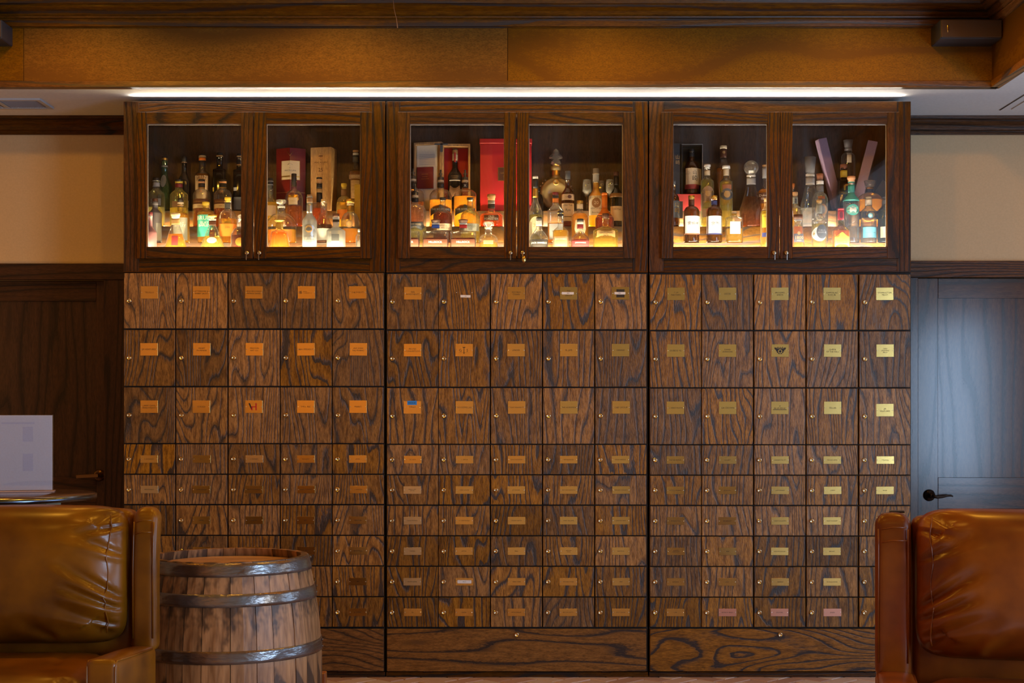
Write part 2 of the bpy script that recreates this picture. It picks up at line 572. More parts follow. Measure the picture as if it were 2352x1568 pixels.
# right-hand wall with two window openings
wr = MB()
ops = [(-7.8, -5.2), (-3.0, -0.8)]
ys = [YN] + [v for o in ops for v in o] + [YB]
for a, b in ((YN, -7.8), (-5.2, -3.0), (-0.8, YB)):
    wr.box(XR, XR + 0.18, a, b, 0, 4.0)
for a, b in ops:
    wr.box(XR, XR + 0.18, a, b, 0, 0.6)
    wr.box(XR, XR + 0.18, a, b, 2.4, 4.0)
structure(wr.build('wall_right', M['wall']))
for k, (a, b) in enumerate(ops):
    w = MB()
    t = 0.05
    w.box(XR - 0.02, XR + 0.06, a, a + t, 0.6, 2.4).box(XR - 0.02, XR + 0.06, b - t, b, 0.6, 2.4)
    w.box(XR - 0.02, XR + 0.06, a + t, b - t, 0.6, 0.6 + t).box(XR - 0.02, XR + 0.06, a + t, b - t, 2.4 - t, 2.4)
    wo = structure(w.build('window_%d' % (k + 1), M['frame_v']))
    MB().box(XR, XR + 0.03, (a + b) / 2 - 0.025, (a + b) / 2 + 0.025, 0.65, 2.35).build('mullion', M['frame_v'], wo)

# ceiling: white soffit around a wooden tray
LIPB = 0.045
so = MB()
so.box(XL, XR, YR + LIPB, YB, ZS, ZS + 0.1)
so.box(XRR + LIPB, XR, YN, YR + LIPB, ZS, ZS + 0.1)
so.box(XL, XRL - LIPB, YN, YR + LIPB, ZS, ZS + 0.1)
structure(so.build('ceiling', M['ceil']))
structure(slab('ceiling_tray', XRL - 0.3, XRR + 0.3, YN, YR + 0.3, ZC, ZC + 0.08, M['riser']))

# riser boards (back): three sheets with open joints, lower lip
t1 = link('trim_1', None)
structure(t1)
edges = [XRL - 0.02, wx(54, YR), wx(1166, YR), XRR + 0.02]
for a, b in zip(edges, edges[1:]):
    mb = MB().box(-(b - a) / 2 + 0.0012, (b - a) / 2 - 0.0012, 0, 0.02, 0, ZT - ZS - 0.03, 0, 0.001)
    mb.build('riser_board', M['riser'], t1, ((a + b) / 2, YR, ZS + 0.03))
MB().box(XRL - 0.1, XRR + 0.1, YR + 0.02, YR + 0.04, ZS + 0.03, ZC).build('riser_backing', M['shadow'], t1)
lip = MB().box(-2.75, 2.75, -0.006, LIPB, 0.0, 0.034, 0, 0.002)
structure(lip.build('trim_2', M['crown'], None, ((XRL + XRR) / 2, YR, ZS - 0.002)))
# crown moulding above, profile (y, z) from the riser into the room
CP = [(0.02, 0.0), (-0.004, 0.0), (-0.004, 0.005), (-0.018, 0.006), (-0.022, 0.030), (-0.024, 0.034), (-0.016, 0.036), (-0.017, 0.044), (-0.028, 0.047),
      (-0.031, 0.055), (-0.024, 0.058), (-0.030, 0.064), (-0.045, 0.078), (-0.068, 0.090), (-0.074, 0.094), (-0.074, 0.104), (-0.090, 0.106), (-0.094, 0.120), (-0.094, 0.128), (0.02, 0.128)]
cr = MB()
cr.extrude([(p, z) for p, z in CP], -2.8, 2.8, 'x')
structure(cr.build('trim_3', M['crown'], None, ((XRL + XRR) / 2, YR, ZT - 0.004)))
structure(slab('trim_4', XRL, XRR, YR, YR + 0.03, ZT + 0.12, ZC, M['riser']))
# side risers with the same moulding
for k, (xx, s) in enumerate(((XRR, 1), (XRL, -1))):
    tr = link('trim_%d' % (5 + k), None)
    structure(tr)
    L = YN - YR
    mb = MB().box(0 if s > 0 else -0.02, 0.02 if s > 0 else 0, L / 2, -L / 2, 0, ZT - ZS - 0.03)
    mb.build('riser_board', M['riser_y'], tr, (xx, (YN + YR) / 2, ZS + 0.03))
    mb = MB().box(-0.006 if s > 0 else -LIPB, LIPB if s > 0 else 0.006, L / 2, -L / 2, 0, 0.034)
    mb.build('lower_lip', M['crown_y'], tr, (xx, (YN + YR) / 2 + LIPB / 2, ZS - 0.002))
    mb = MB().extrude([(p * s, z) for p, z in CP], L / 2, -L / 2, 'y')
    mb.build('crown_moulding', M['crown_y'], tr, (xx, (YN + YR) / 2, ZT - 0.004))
    MB().box(0, 0.03, L / 2, -L / 2, ZT + 0.12 - ZS, ZC - ZS).build('frieze', M['riser_y'], tr, (xx if s > 0 else xx - 0.03, (YN + YR) / 2, ZS))
# coffer beams running away from the cabinets
for k, px in enumerate((466, 1068, 1670)):
    xx = wx(px, YR)
    b = MB().box(-0.07, 0.07, (YN - YR) / 2, -(YN - YR) / 2 - 0.09, 0, ZC - 3.53, 0, 0.004)
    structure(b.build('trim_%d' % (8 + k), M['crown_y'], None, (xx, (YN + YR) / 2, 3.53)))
for k, yy in enumerate((-1.55, -3.3, -5.3, -7.4)):
    b = MB().box(-2.7, 2.7, -0.07, 0.07, 0, ZC - 3.56, 0, 0.004)
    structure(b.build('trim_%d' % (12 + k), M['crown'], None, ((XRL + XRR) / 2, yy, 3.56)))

# wall cornices either side of the cabinets
XC0, XC1 = wx(284), wx(2092)   # cabinet block
CORN = [(0.0, 0.0), (-0.012, 0.0), (-0.012, 0.022), (-0.020, 0.026), (-0.024, 0.036), (-0.030, 0.048), (-0.046, 0.062), (-0.052, 0.066), (-0.052, 0.078), (-0.064, 0.082), (-0.066, 0.100), (0, 0.100)]
for k, (a, b) in enumerate(((XL, XC0 - 0.001), (XC1 + 0.001, XR))):
    c = MB().extrude(CORN, (a - b) / 2, (b - a) / 2, 'x')
    structure(c.build('trim_%d' % (17 + k), M['frame_h'], None, ((a + b) / 2, YB, ZS - 0.100)))

# floor: herringbone brick
FLOORM = []
for k, c in enumerate(((0.52, 0.33, 0.26), (0.60, 0.43, 0.36), (0.46, 0.29, 0.23), (0.64, 0.50, 0.43))):  # tones raised so the pale window glare is in the colour
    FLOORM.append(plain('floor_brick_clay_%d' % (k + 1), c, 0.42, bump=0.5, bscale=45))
mortar = plain('pale_mortar', (0.72, 0.66, 0.62), 0.85, bump=0.4, bscale=120)  # lightened too, window glare is part of this colour
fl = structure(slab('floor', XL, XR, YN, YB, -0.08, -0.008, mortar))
bl, bw, gp = 0.20, 0.10, 0.009
cells = []
c45 = math.cos(PI / 4)
for i in range(-62, 62):
    for j in range(-62, 62):
        k = (i - j) % 4
        if k == 0:
            u, v, rz = (i + 1) * bw, (j + 0.5) * bw, 0.0
        elif k == 2:
            u, v, rz = (i + 0.5) * bw, j * bw, PI / 2
        else:
            continue
        cells.append(((u - v) * c45, (u + v) * c45 - 1.2, rz + PI / 4))
cells = [c for c in cells if -3.2 < c[0] < 3.2 and -3.9 < c[1] < 0.5]
# those that show in the photograph: the strip of floor before the cabinets
near = sorted([c for c in cells if -1.0 < c[0] < 2.2 and -0.75 < c[1] < 0.06], key=lambda c: abs(c[1] + 0.15))[:290]
nk = set(id(c) for c in near)
brick_meshes = []
for m in FLOORM:
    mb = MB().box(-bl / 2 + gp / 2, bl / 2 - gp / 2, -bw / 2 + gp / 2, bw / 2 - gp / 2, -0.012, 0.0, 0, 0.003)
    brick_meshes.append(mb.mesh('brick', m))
rb = random.Random(3)
for c in near:
    link('brick', rb.choice(brick_meshes), fl, (c[0], c[1], rb.uniform(-0.0025, 0.0)), (rb.uniform(-0.006, 0.006), rb.uniform(-0.006, 0.006), c[2]))
far = MB()
for c in cells:
    if id(c) in nk:
        continue
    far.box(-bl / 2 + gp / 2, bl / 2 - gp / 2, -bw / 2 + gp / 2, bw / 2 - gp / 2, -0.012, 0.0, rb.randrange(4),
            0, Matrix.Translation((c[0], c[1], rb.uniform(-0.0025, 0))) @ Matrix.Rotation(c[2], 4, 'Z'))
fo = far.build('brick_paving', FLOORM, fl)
fo['kind'] = 'stuff'

# ------------------------------------------------------------------ doors beside the cabinets
sd = sc(YB)


def door(name, x0, x1, top, hand, flush):
    """door leaf in its casing; hand = +1 handle at the right edge, -1 at the left edge"""
    d = link(name, None)
    structure(d)
    yf = YB - (0.004 if flush else -0.035)       # face of the leaf
    st = 0.115 if flush else 0.06
    zt = top

    def part(nm, a, b, c0, c1, y0, y1, m, bev=0.002):
        MB().box(-(b - a) / 2, (b - a) / 2, y0, y1, -(c1 - c0) / 2, (c1 - c0) / 2, 0, bev).build(nm, m, d, ((a + b) / 2, 0, (c0 + c1) / 2))
    DV, DH = (M['door_v'], M['door_h']) if flush else (M['door2_v'], M['door2_h'])
    top_r = 0.115
    zl0, zl1 = 0.86, 1.04                         # lock rail
    part('stile', x0, x0 + st, 0.01, zt, yf, yf + 0.04, DV)
    part('stile', x1 - st, x1, 0.01, zt, yf, yf + 0.04, DV)
    part('rail', x0 + st, x1 - st, zt - top_r, zt, yf + 0.0005, yf + 0.04, DH)
    part('rail', x0 + st, x1 - st, zl0, zl1, yf + 0.0005, yf + 0.04, DH)
    part('rail', x0 + st, x1 - st, 0.01, 0.22, yf + 0.0005, yf + 0.04, DH)
    part('panel', x0 + st, x1 - st, zl1, zt - top_r, yf + 0.010, yf + 0.03, DV, 0)
    part('panel', x0 + st, x1 - st, 0.22, zl0, yf + 0.010, yf + 0.03, DV, 0)
    return d, yf


# left door: deep reveal, casing to its right and above
lx1 = LX1
dl, yl = door('door_1', lx1 - 0.92, lx1, wz(643, YB) - 0.004, 1, False)
cas = link('trim_19', None)
structure(cas)


def board(nm, a, b, c0, c1, y0, y1, m, parent):
    return MB().box(-(b - a) / 2, (b - a) / 2, y0, y1, -(c1 - c0) / 2, (c1 - c0) / 2, 0, 0.002).build(nm, m, parent, ((a + b) / 2, 0, (c0 + c1) / 2))


board('casing', lx1, XC0 - 0.002, 0, wz(643, YB), YB - 0.022, YB + 0.02, M['door2_v'], cas)
board('casing', lx1 - 1.02, lx1 - 0.92, 0, wz(643, YB), YB - 0.022, YB + 0.02, M['door2_v'], cas)
board('casing_head', lx1 - 1.06, XC0 - 0.002, wz(643, YB), wz(606, YB), YB - 0.028, YB + 0.02, M['door2_h'], cas)
# right door: flush, narrow casing at its left
rx0 = RX0
dr, yr = door('door_2', rx0, rx0 + 0.92, wz(638, YB) - 0.003, -1, True)
cas2 = link('trim_20', None)
structure(cas2)
board('casing', XC1 + 0.002, rx0 - 0.003, 0, wz(638, YB), YB - 0.022, YB + 0.02, M['door_v'], cas2)
board('casing', rx0 + 0.923, rx0 + 1.02, 0, wz(638, YB), YB - 0.022, YB + 0.02, M['door_v'], cas2)
board('casing_head', XC1 + 0.002, rx0 + 1.06, wz(638, YB), wz(600, YB), YB - 0.028, YB + 0.02, M['frame_h'], cas2)


def handle(parent, x, y, z, s, m, style):
    """rose and lever on a door face at depth y; s = direction of the lever"""
    T = Matrix.Translation((0, 0, 0)) @ Matrix.Rotation(R(90), 4, 'X')
    h = MB()
    h.lathe([(0.0, 0.0), (0.033, 0.0), (0.034, 0.006), (0.026, 0.014), (0.013, 0.018), (0.012, 0.045), (0.014, 0.052), (0.0, 0.055)], 24, 0, 1, 2, T)
    if style == 'wave':
        h.tube([(0, -0.047, 0), (s * 0.03, -0.050, -0.008), (s * 0.06, -0.048, -0.006), (s * 0.09, -0.044, 0.0), (s * 0.112, -0.042, 0.001), (s * 0.124, -0.044, -0.004)],
               [0.010, 0.009, 0.008, 0.007, 0.006, 0.004], 10)
    else:
        h.box(-0.012 if s > 0 else -0.118, 0.118 if s > 0 else 0.012, -0.062, -0.046, -0.011, 0.011, 0, 0.003, Matrix.Rotation(R(3 * s), 4, 'Y'))
    return h.build('handle', m, parent, (x, y, z))


MB().box(lx1 - 1.0, lx1 + 0.04, YB + 0.121, YB + 0.14, 0, ZDL + 0.05).build('light_block', M['shadow'], dl)  # added slab behind the leaf, stops light leaking round it
MB().box(rx0 - 0.02, rx0 + 0.96, YB + 0.121, YB + 0.14, 0, ZDR + 0.05).build('light_block', M['shadow'], dr)  # same added light stop behind the other leaf
handle(dl, wx(228, yl), yl, wz(1091, yl), -1, M['bronze2'], 'bar')
handle(dr, wx(2134, yr), yr, wz(1137, yr), 1, M['bronze'], 'wave')

# skirting in line with the door bases
structure(slab('baseboard_back', XL, lx1 - 1.02, YB - 0.018, YB, 0, 0.14, M['frame_h']))

# ------------------------------------------------------------------ ceiling fittings
grey = plain('enamelled_vent_metal', (0.55, 0.56, 0.60), 0.35, bump=0.02)
v = thing('air_vent', 'white slatted air vent in the soffit above the walnut door with the aged bronze lever', 'vent', (wx(92, 0.06) - 0.345, 0.18, ZS))
vf = MB()
vf.box(-0.345, 0.345, -0.12, -0.098, -0.010, 0).box(-0.345, 0.345, 0.098, 0.12, -0.010, 0)
vf.box(-0.345, -0.322, -0.098, 0.098, -0.010, 0).box(0.322, 0.345, -0.098, 0.098, -0.010, 0).box(0.085, 0.112, -0.098, 0.098, -0.008, 0)
vf.build('vent_frame', grey, v)
MB().box(-0.322, 0.322, -0.098, 0.098, -0.001, 0.0).build('duct_shade', M['shadow'], v)  # dark sheet stands in for the shaded duct above the slats
sl = MB().box(-0.0008, 0.0008, -0.098, 0.098, -0.004, 0.004, 0, 0, Matrix.Rotation(R(38), 4, 'Y')).mesh('slat', grey)
for k in range(15):
    link('slat', sl, v, (0.122 + k * 0.0140, 0, -0.004))
for k in range(28):
    link('slat', sl, v, (-0.312 + k * 0.0140, 0, -0.004))
hx = wx(2308.7, 0.28)
hp = thing('ceiling_hatch', 'flat painted access hatch in the soffit above the door with the black lever', 'hatch', (hx + 0.25, 0.16, ZS))
MB().box(-0.25, 0.25, -0.26, 0.20, -0.004, 0).build('hatch_frame', M['ceil'], hp)
MB().box(-0.256, -0.25, -0.26, 0.20, -0.003, 0).build('gap_shade_strip', M['bronze'], hp)  # dark strip stands in for the shaded reveal
MB().box(-0.205, 0.205, -0.215, 0.155, -0.009, -0.004, 0, 0.002).build('hatch_panel', M['ceil'], hp)

clo = plain('brown_speaker_cloth', (0.085, 0.048, 0.028), 0.85, bump=0.6, bscale=700)
shell = plain('dark_speaker_shell', (0.03, 0.035, 0.05), 0.35)
for x0, x1, lab in ((wx(2161, -0.387), XRR - 0.004, 'brown cloth-fronted speaker under the crown moulding beside the side riser'),
                    (wx(2, -0.387) - 0.32, wx(2, -0.387), 'second brown speaker fixed at the far end of the wooden riser, nearly out of view')):
    zc = 3.365
    sp = thing('wall_speaker', lab, 'speaker', ((x0 + x1) / 2, YR, zc), 0, 'speakers on the riser')
    hw = (x1 - x0) / 2
    MB().box(-hw, hw, -0.165, 0, -0.05, 0.047, 0, 0.004).build('cabinet', shell, sp)
    MB().box(-hw + 0.003, hw - 0.003, -0.177, -0.165, -0.046, 0.044, 0, 0.004).build('cloth_front', clo, sp)
    T = Matrix.Translation((-hw + 0.036, -0.177, -0.002)) @ Matrix.Rotation(R(90), 4, 'X')
    MB().lathe([(0, 0), (0.0042, 0), (0.0040, 0.0015), (0, 0.0015)], 16, 0, 5.0, 2.6, T).build('badge', M['brass'], sp)
    for q in (-1, 1):
        MB().box(-0.012, 0.012, -0.03, 0.0, -0.004, 0.004, 0, 0, Matrix.Translation((q * hw * 0.6, 0, 0.05))).build('bracket', M['bronze'], sp)

th = MB().tube([(wx(902, -0.33), -0.33, 3.55), (wx(905, -0.33), -0.33, wz(20, -0.33)), (wx(911, -0.32), -0.32, wz(45, -0.32)), (wx(913, -0.30), -0.30, wz(64, -0.30))], [0.0012, 0.0012, 0.0016, 0.0030], 6)
tag(th.build('hanging_thread', plain('pale_thread', (0.45, 0.22, 0.10), 0.8)), 'thin pale thread hanging from the crown moulding above the second glass cabinet', 'thread')

# ------------------------------------------------------------------ cabinets
UX = [(284, 884.5), (887.5, 1488.0), (1491.0, 2092)]       # the three units, photo columns on the plane y = 0
YD0, YD1 = -0.024, -0.003                                   # door thickness
ZTOP, ZSPLIT = 3.075, wz(626)
DEPTH = YB - 0.004
ORD = ('first', 'second', 'third')
# glazed upper cabinets: door outer edges, glass edges
GD = [((314, 581, 336.5, 553.5), (583.5, 854, 611.5, 827.5)),
      ((914, 1185.5, 941.5, 1158.5), (1187.5, 1458, 1214.6, 1431)),
      ((1519.5, 1790.5, 1546.7, 1763.4), (1792.5, 2065.5, 1820.5, 2038))]
DT, DB, GT, GB = 257, 593.3, 283.5, 566.5
TIER = [2.235, 2.334, 2.435, 2.535]                          # shelf floor and three display steps
TY = [0.066, 0.168, 0.268, 0.366]                            # bottle centre depth on each
TF = [0.0, 0.118, 0.218, 0.318]
YBK = 0.425


def cbox(name, m, parent, x0, x1, y0, y1, z0, z1, bev=0.0012):
    """a board whose own origin is its centre (keeps the grain different from board to board)"""
    cx_, cy_, cz_ = (x0 + x1) / 2, (y0 + y1) / 2, (z0 + z1) / 2
    return MB().box(x0 - cx_, x1 - cx_, y0 - cy_, y1 - cy_, z0 - cz_, z1 - cz_, 0, bev).build(name, m, parent, (cx_, cy_, cz_))


def key_lock(parent, x, z, tag_key):
    """small cam lock with a key hanging out of it"""
    T = Matrix.Rotation(R(90), 4, 'X')
    MB().lathe([(0, 0), (0.0105, 0), (0.0115, 0.003), (0.0115, 0.012), (0.009, 0.017), (0.004, 0.018), (0, 0.016)], 18, 0, 1, 2, T).build('lock', M['lock'], parent, (x, YD0, z))
    k = MB()
    k.box(-0.0012, 0.0012, -0.034, -0.016, -0.0045, 0.0045)
    k.box(-0.0015, 0.0015, -0.035, -0.026, -0.016, 0.0, 0, 0.0006)
    if tag_key:
        k.box(-0.0035, 0.0035, -0.033, -0.030, -0.024, -0.012, 0, 0.001)
        k.lathe([(0, -0.001), (0.010, -0.001), (0.0105, 0), (0.010, 0.001), (0, 0.001)], 18, 0, 1.7, 2, Matrix.Translation((0.006, -0.030, -0.036)) @ Matrix.Rotation(R(90), 4, 'X'))
    else:
        k.box(-0.0022, 0.0022, -0.034, -0.031, -0.040, -0.014, 0, 0.0008)
    k.build('key', M['brass'] if tag_key else M['chrome'], parent, (x, YD0 + 0.001, z))


sd_ = [(1.0, 0.77, 0.40), (1.0, 0.80, 0.46), (1.0, 0.86, 0.64)]
for u, (p0, p1) in enumerate(UX):
    x0, x1 = wx(p0), wx(p1)
    lab = ('%s glazed oak display cabinet with lit bottles, %s' % (ORD[u], ('above the lockers by the bourbon barrel', 'red gift boxes inside', 'lilac open box inside')[u]))
    cab = thing('display_cabinet', lab, 'cabinet', ((x0 + x1) / 2, 0, ZSPLIT), 0, 'glazed cabinets over the lockers')
    ox, oz = (x0 + x1) / 2, ZSPLIT

    def cb_(name, m, a, b, c0, c1, d0, d1, bev=0.0012, cab=cab, ox=ox, oz=oz):
        return cbox(name, m, cab, a - ox, b - ox, c0, c1, d0 - oz, d1 - oz, bev)
    zb_rail = wz(594) + 0.002
    (a0, a1, a2, a3), (b0, b1, b2, b3) = GD[u]
    # carcass
    cb_('side', M['inner'], x0, x0 + 0.018, 0.0, DEPTH, ZSPLIT, ZTOP)
    cb_('side', M['inner'], x1 - 0.018, x1, 0.0, DEPTH, ZSPLIT, ZTOP)
    cb_('top', M['inner'], x0 + 0.018, x1 - 0.018, 0.02, DEPTH, ZTOP - 0.018, ZTOP)
    cb_('bottom', M['inner'], x0 + 0.018, x1 - 0.018, 0.02, DEPTH, ZSPLIT, ZSPLIT + 0.018)
    cb_('back_panel', M['inner'], x0 + 0.018, x1 - 0.018, YBK, YBK + 0.012, ZSPLIT + 0.018, ZTOP - 0.018)
    # face frame
    fs0, fs1 = wx(a0) + 0.012, wx(b1) - 0.012
    cb_('frame_stile', M['frame_v'], x0, fs0, -0.0006, 0.02, ZSPLIT, ZTOP)
    cb_('frame_stile', M['frame_v'], fs1, x1, -0.0006, 0.02, ZSPLIT, ZTOP)
    cb_('frame_rail', M['frame_h'], fs0, fs1, 0, 0.02, wz(DT) - 0.012, ZTOP)
    cb_('frame_rail', M['frame_h'], fs0, fs1, 0, 0.02, ZSPLIT, zb_rail + 0.012)
    cb_('bottom_bead', M['frame_h'], x0, x1, -0.012, 0.0, ZSPLIT, ZSPLIT + 0.006)
    # display steps
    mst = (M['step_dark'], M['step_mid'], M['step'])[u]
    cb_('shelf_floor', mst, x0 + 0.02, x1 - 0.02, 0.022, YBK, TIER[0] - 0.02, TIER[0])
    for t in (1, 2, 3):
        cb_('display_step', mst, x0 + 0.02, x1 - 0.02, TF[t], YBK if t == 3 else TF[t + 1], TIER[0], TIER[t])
    # two glazed doors
    for k, (q0, q1, g0, g1) in enumerate(GD[u]):
        d = link('glass_door', None, cab, (wx((q0 + q1) / 2) - ox, 0, wz((DT + DB) / 2) - oz))
        dx, dz = wx((q0 + q1) / 2), wz((DT + DB) / 2)
        yy = YD0
        s_ = sc(yy)
        w0, w1, e0, e1 = [(p - CX) / s_ - dx for p in (q0, q1, g0, g1)]
        zt, zb, gt, gb = [H + (CY - p) / s_ - dz for p in (DT, DB, GT, GB)]
        cbox('door_stile', M['frame_v'], d, w0, e0, YD0, YD1, zb, zt)
        cbox('door_stile', M['frame_v'], d, e1, w1, YD0, YD1, zb, zt)
        cbox('door_rail', M['frame_h'], d, e0, e1, YD0 + 0.0004, YD1, gt, zt)
        cbox('door_rail', M['frame_h'], d, e0, e1, YD0 + 0.0004, YD1, zb, gb)
        cbox('pane', M['pane'], d, e0 - 0.004, e1 + 0.004, YD1 - 0.006, YD1 - 0.0025, gb - 0.004, gt + 0.004, 0)
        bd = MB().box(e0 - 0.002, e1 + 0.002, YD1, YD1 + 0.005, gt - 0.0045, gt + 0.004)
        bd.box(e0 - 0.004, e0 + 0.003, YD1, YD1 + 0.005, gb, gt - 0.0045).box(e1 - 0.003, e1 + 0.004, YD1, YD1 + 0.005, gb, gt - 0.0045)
        bd.build('lit_edge_strip', M['lit_edge'], d)  # added pale strip, imitates the edge of the opening lit from below
        lx = (w1 - 0.030) if k == 0 else (w0 + 0.030)
        key_lock(d, lx, wz(581, yy) - dz, u == 1 and k == 1)
        o = area('shelf_led', ((wx(q0) + wx(q1)) / 2, 0.009, wz(GB) - 0.004), (R(180 - 24), 0, 0), wx(g1) - wx(g0) + 0.06, 0.012,
                 (2.0, 2.0, 2.2)[u], sd_[u])
        area('floor_led', ((wx(q0) + wx(q1)) / 2, 0.110, TIER[0] + 0.05), (R(180), 0, 0), wx(g1) - wx(g0) + 0.06, 0.008, (6.5, 6.5, 5.0)[u], sd_[u])
        for tt, pw in ((1, 1.6), (2, (4.5, 6.5, 5.0)[u])):
            area('step_fill', ((wx(q0) + wx(q1)) / 2, TF[tt + 1] - 0.018, TIER[tt] + 0.004), (R(180), 0, 0), wx(g1) - wx(g0) + 0.10, 0.008, pw, sd_[u])  # added strips, even out and backlight the rear rows

# ------------------------------------------------------------------ lockers
ROWS = [(629, 756), (759.5, 888), (891, 1019), (1021.5, 1089), (1091.5, 1158.5), (1161.5, 1229), (1231.5, 1299), (1301.5, 1369.5), (1372, 1439.5)]
COLX = [[284.5, 404.5, 524.8, 644.3, 763.8], [888.8, 1007.5, 1127.3, 1247.2, 1367.2], [1493.0, 1612.2, 1732.6, 1852.8, 1973.8]]
DOORW = 117.4
PL = [
    [['TRUGLO'], ['ATTERSONS &', 'RABBIT JACKS'], ['BRAD BECKMANN', 'PATRICK DANIEL'], '#logo', ['THE 9 GUYS'],
     ['MPR', 'INVESTMENTS'], '#tape', ['ESCOBAR', 'CIGARS'], '#grouptape', '#squaretape',
     ['T S P', 'PARTNERS'], ['OZZIE'], ['PROXIMO', 'SPIRITS'], ['DAMON AC', 'ROSS SR.'], ['WILMINGTON', 'TRUST']],
    [['JM VENTURES'], ['HILARY', 'MCKENZIE'], ['PRESTON', 'HAT CO.'], ['BEN SPREADLY'], ['ASH SHAH', 'RAJ PRABHU'],
     ['PROPER', 'CONSUMPTION'], '#gts', ['LINDER'], ['EL JEFE'], ['DENNIS'],
     ["DUBOIS '92"], ['DAVID', 'JOHNSON'], '#emblem', ['QUEEN', 'OF THE HALL'], ['CMO', 'LIGHTING', 'PROD']],
    [['LARRY DAVIS', 'INVESTMENTS'], ['GUIDED'], '#vh', ['TITO, INC'], ['MARIO'],
     '#bluetape', ['GOODFELLAS'], ['TEAM REHAB PT'], ['THE HORSEMEN'], ['D&E GROUP'],
     ['C. DEBATALION'], ['GA CROWN'], '#ridge', ['FELLAS'], ['JM', 'VENTURES']],
    [['R. RODRIGUEZ'], ['RUSS'], ['D. STEWART'], ['PETE SHAW'], ['JONES'], ['MC MATH'], ['L. GARCIA'], ['JOHN ANDERSON'], ['SAM BRANNON'], ['FRANK ARNOLD'],
     ['STEPHEN MURRAY'], ['A.O. BEST'], ['ANDREW PHILLIPS'], ['MICHAEL SMITH'], ['PHILIP HILL']],
    [['MASON BAILEY'], ['CHRIS LAWSON'], ['ANDY HUTCHINSON'], ['JAMES WOODARD'], ['J. SHERIDAN'], ['BRIAN CLARK', 'JUSTINE'], ['TONY HOLMES'], ['JIM HOLMES'], ['MATTHEW ROBINSON'], ['MICHAEL CONWAY'],
     ['MICHEAL FERRARO'], ['JP MEEHAN'], ['LIAM STEWART'], ['J. PERRY'], ['BRIAN']],
    [['WALKER'], ['LARSEN'], ['MARTELLI'], ['RILEY'], ['MORRISON'], ['DAVID MORRELL'], ['C. CHRISTENSEN'], ['STEVEN MARTIN'], ['CHAD WILLIAMS'], ['CHRIS MCCARTY'],
     ['DUNLEAVY CO.'], ['BEN BEASLEY'], ['KERRY CALLAHAN'], ['MARK FLANNERY'], ['REED']],
    [['COLLINS'], ['BAKER'], ['HUNTER'], ['TURNER'], ['ED DONNELLY'], ['TOPPERS'], ['UPTON'], ['PAUL'], ['BENJAMIN', 'NOBLE'], ['MARTIN G.'],
     ['MORGAN', 'HENDERSON'], ['MIKE'], ['ALEX MCGREGOR'], ['BRYANT'], ['OWENS']],
    [['GRANT'], ['LOWE'], ['CARTER'], ['ELLIS'], ['LEE'], ['DUTCH LEWIS'], '#smalltape', ['TERRY CARR'], ['MICHAEL STONE'], ['MAX'],
     ['ALI MALIK'], ['JODY'], ['WARREN'], ['M. MCLAUGHLIN'], ['NASH']],
    [['PRICE'], ['WADE'], ['COLE'], ['BOWEN'], ['G. STARKEY'], ['TJ L.'], ['HAINES'], ['MITCH MARLEY'], ['PEYTON WATTS'], ['ERIC T. BAKER'],
     ['KURT'], ['BRYAN W. BRADY'], ['JON FORD'], ['JENSEN'], ['ROSS']],
]


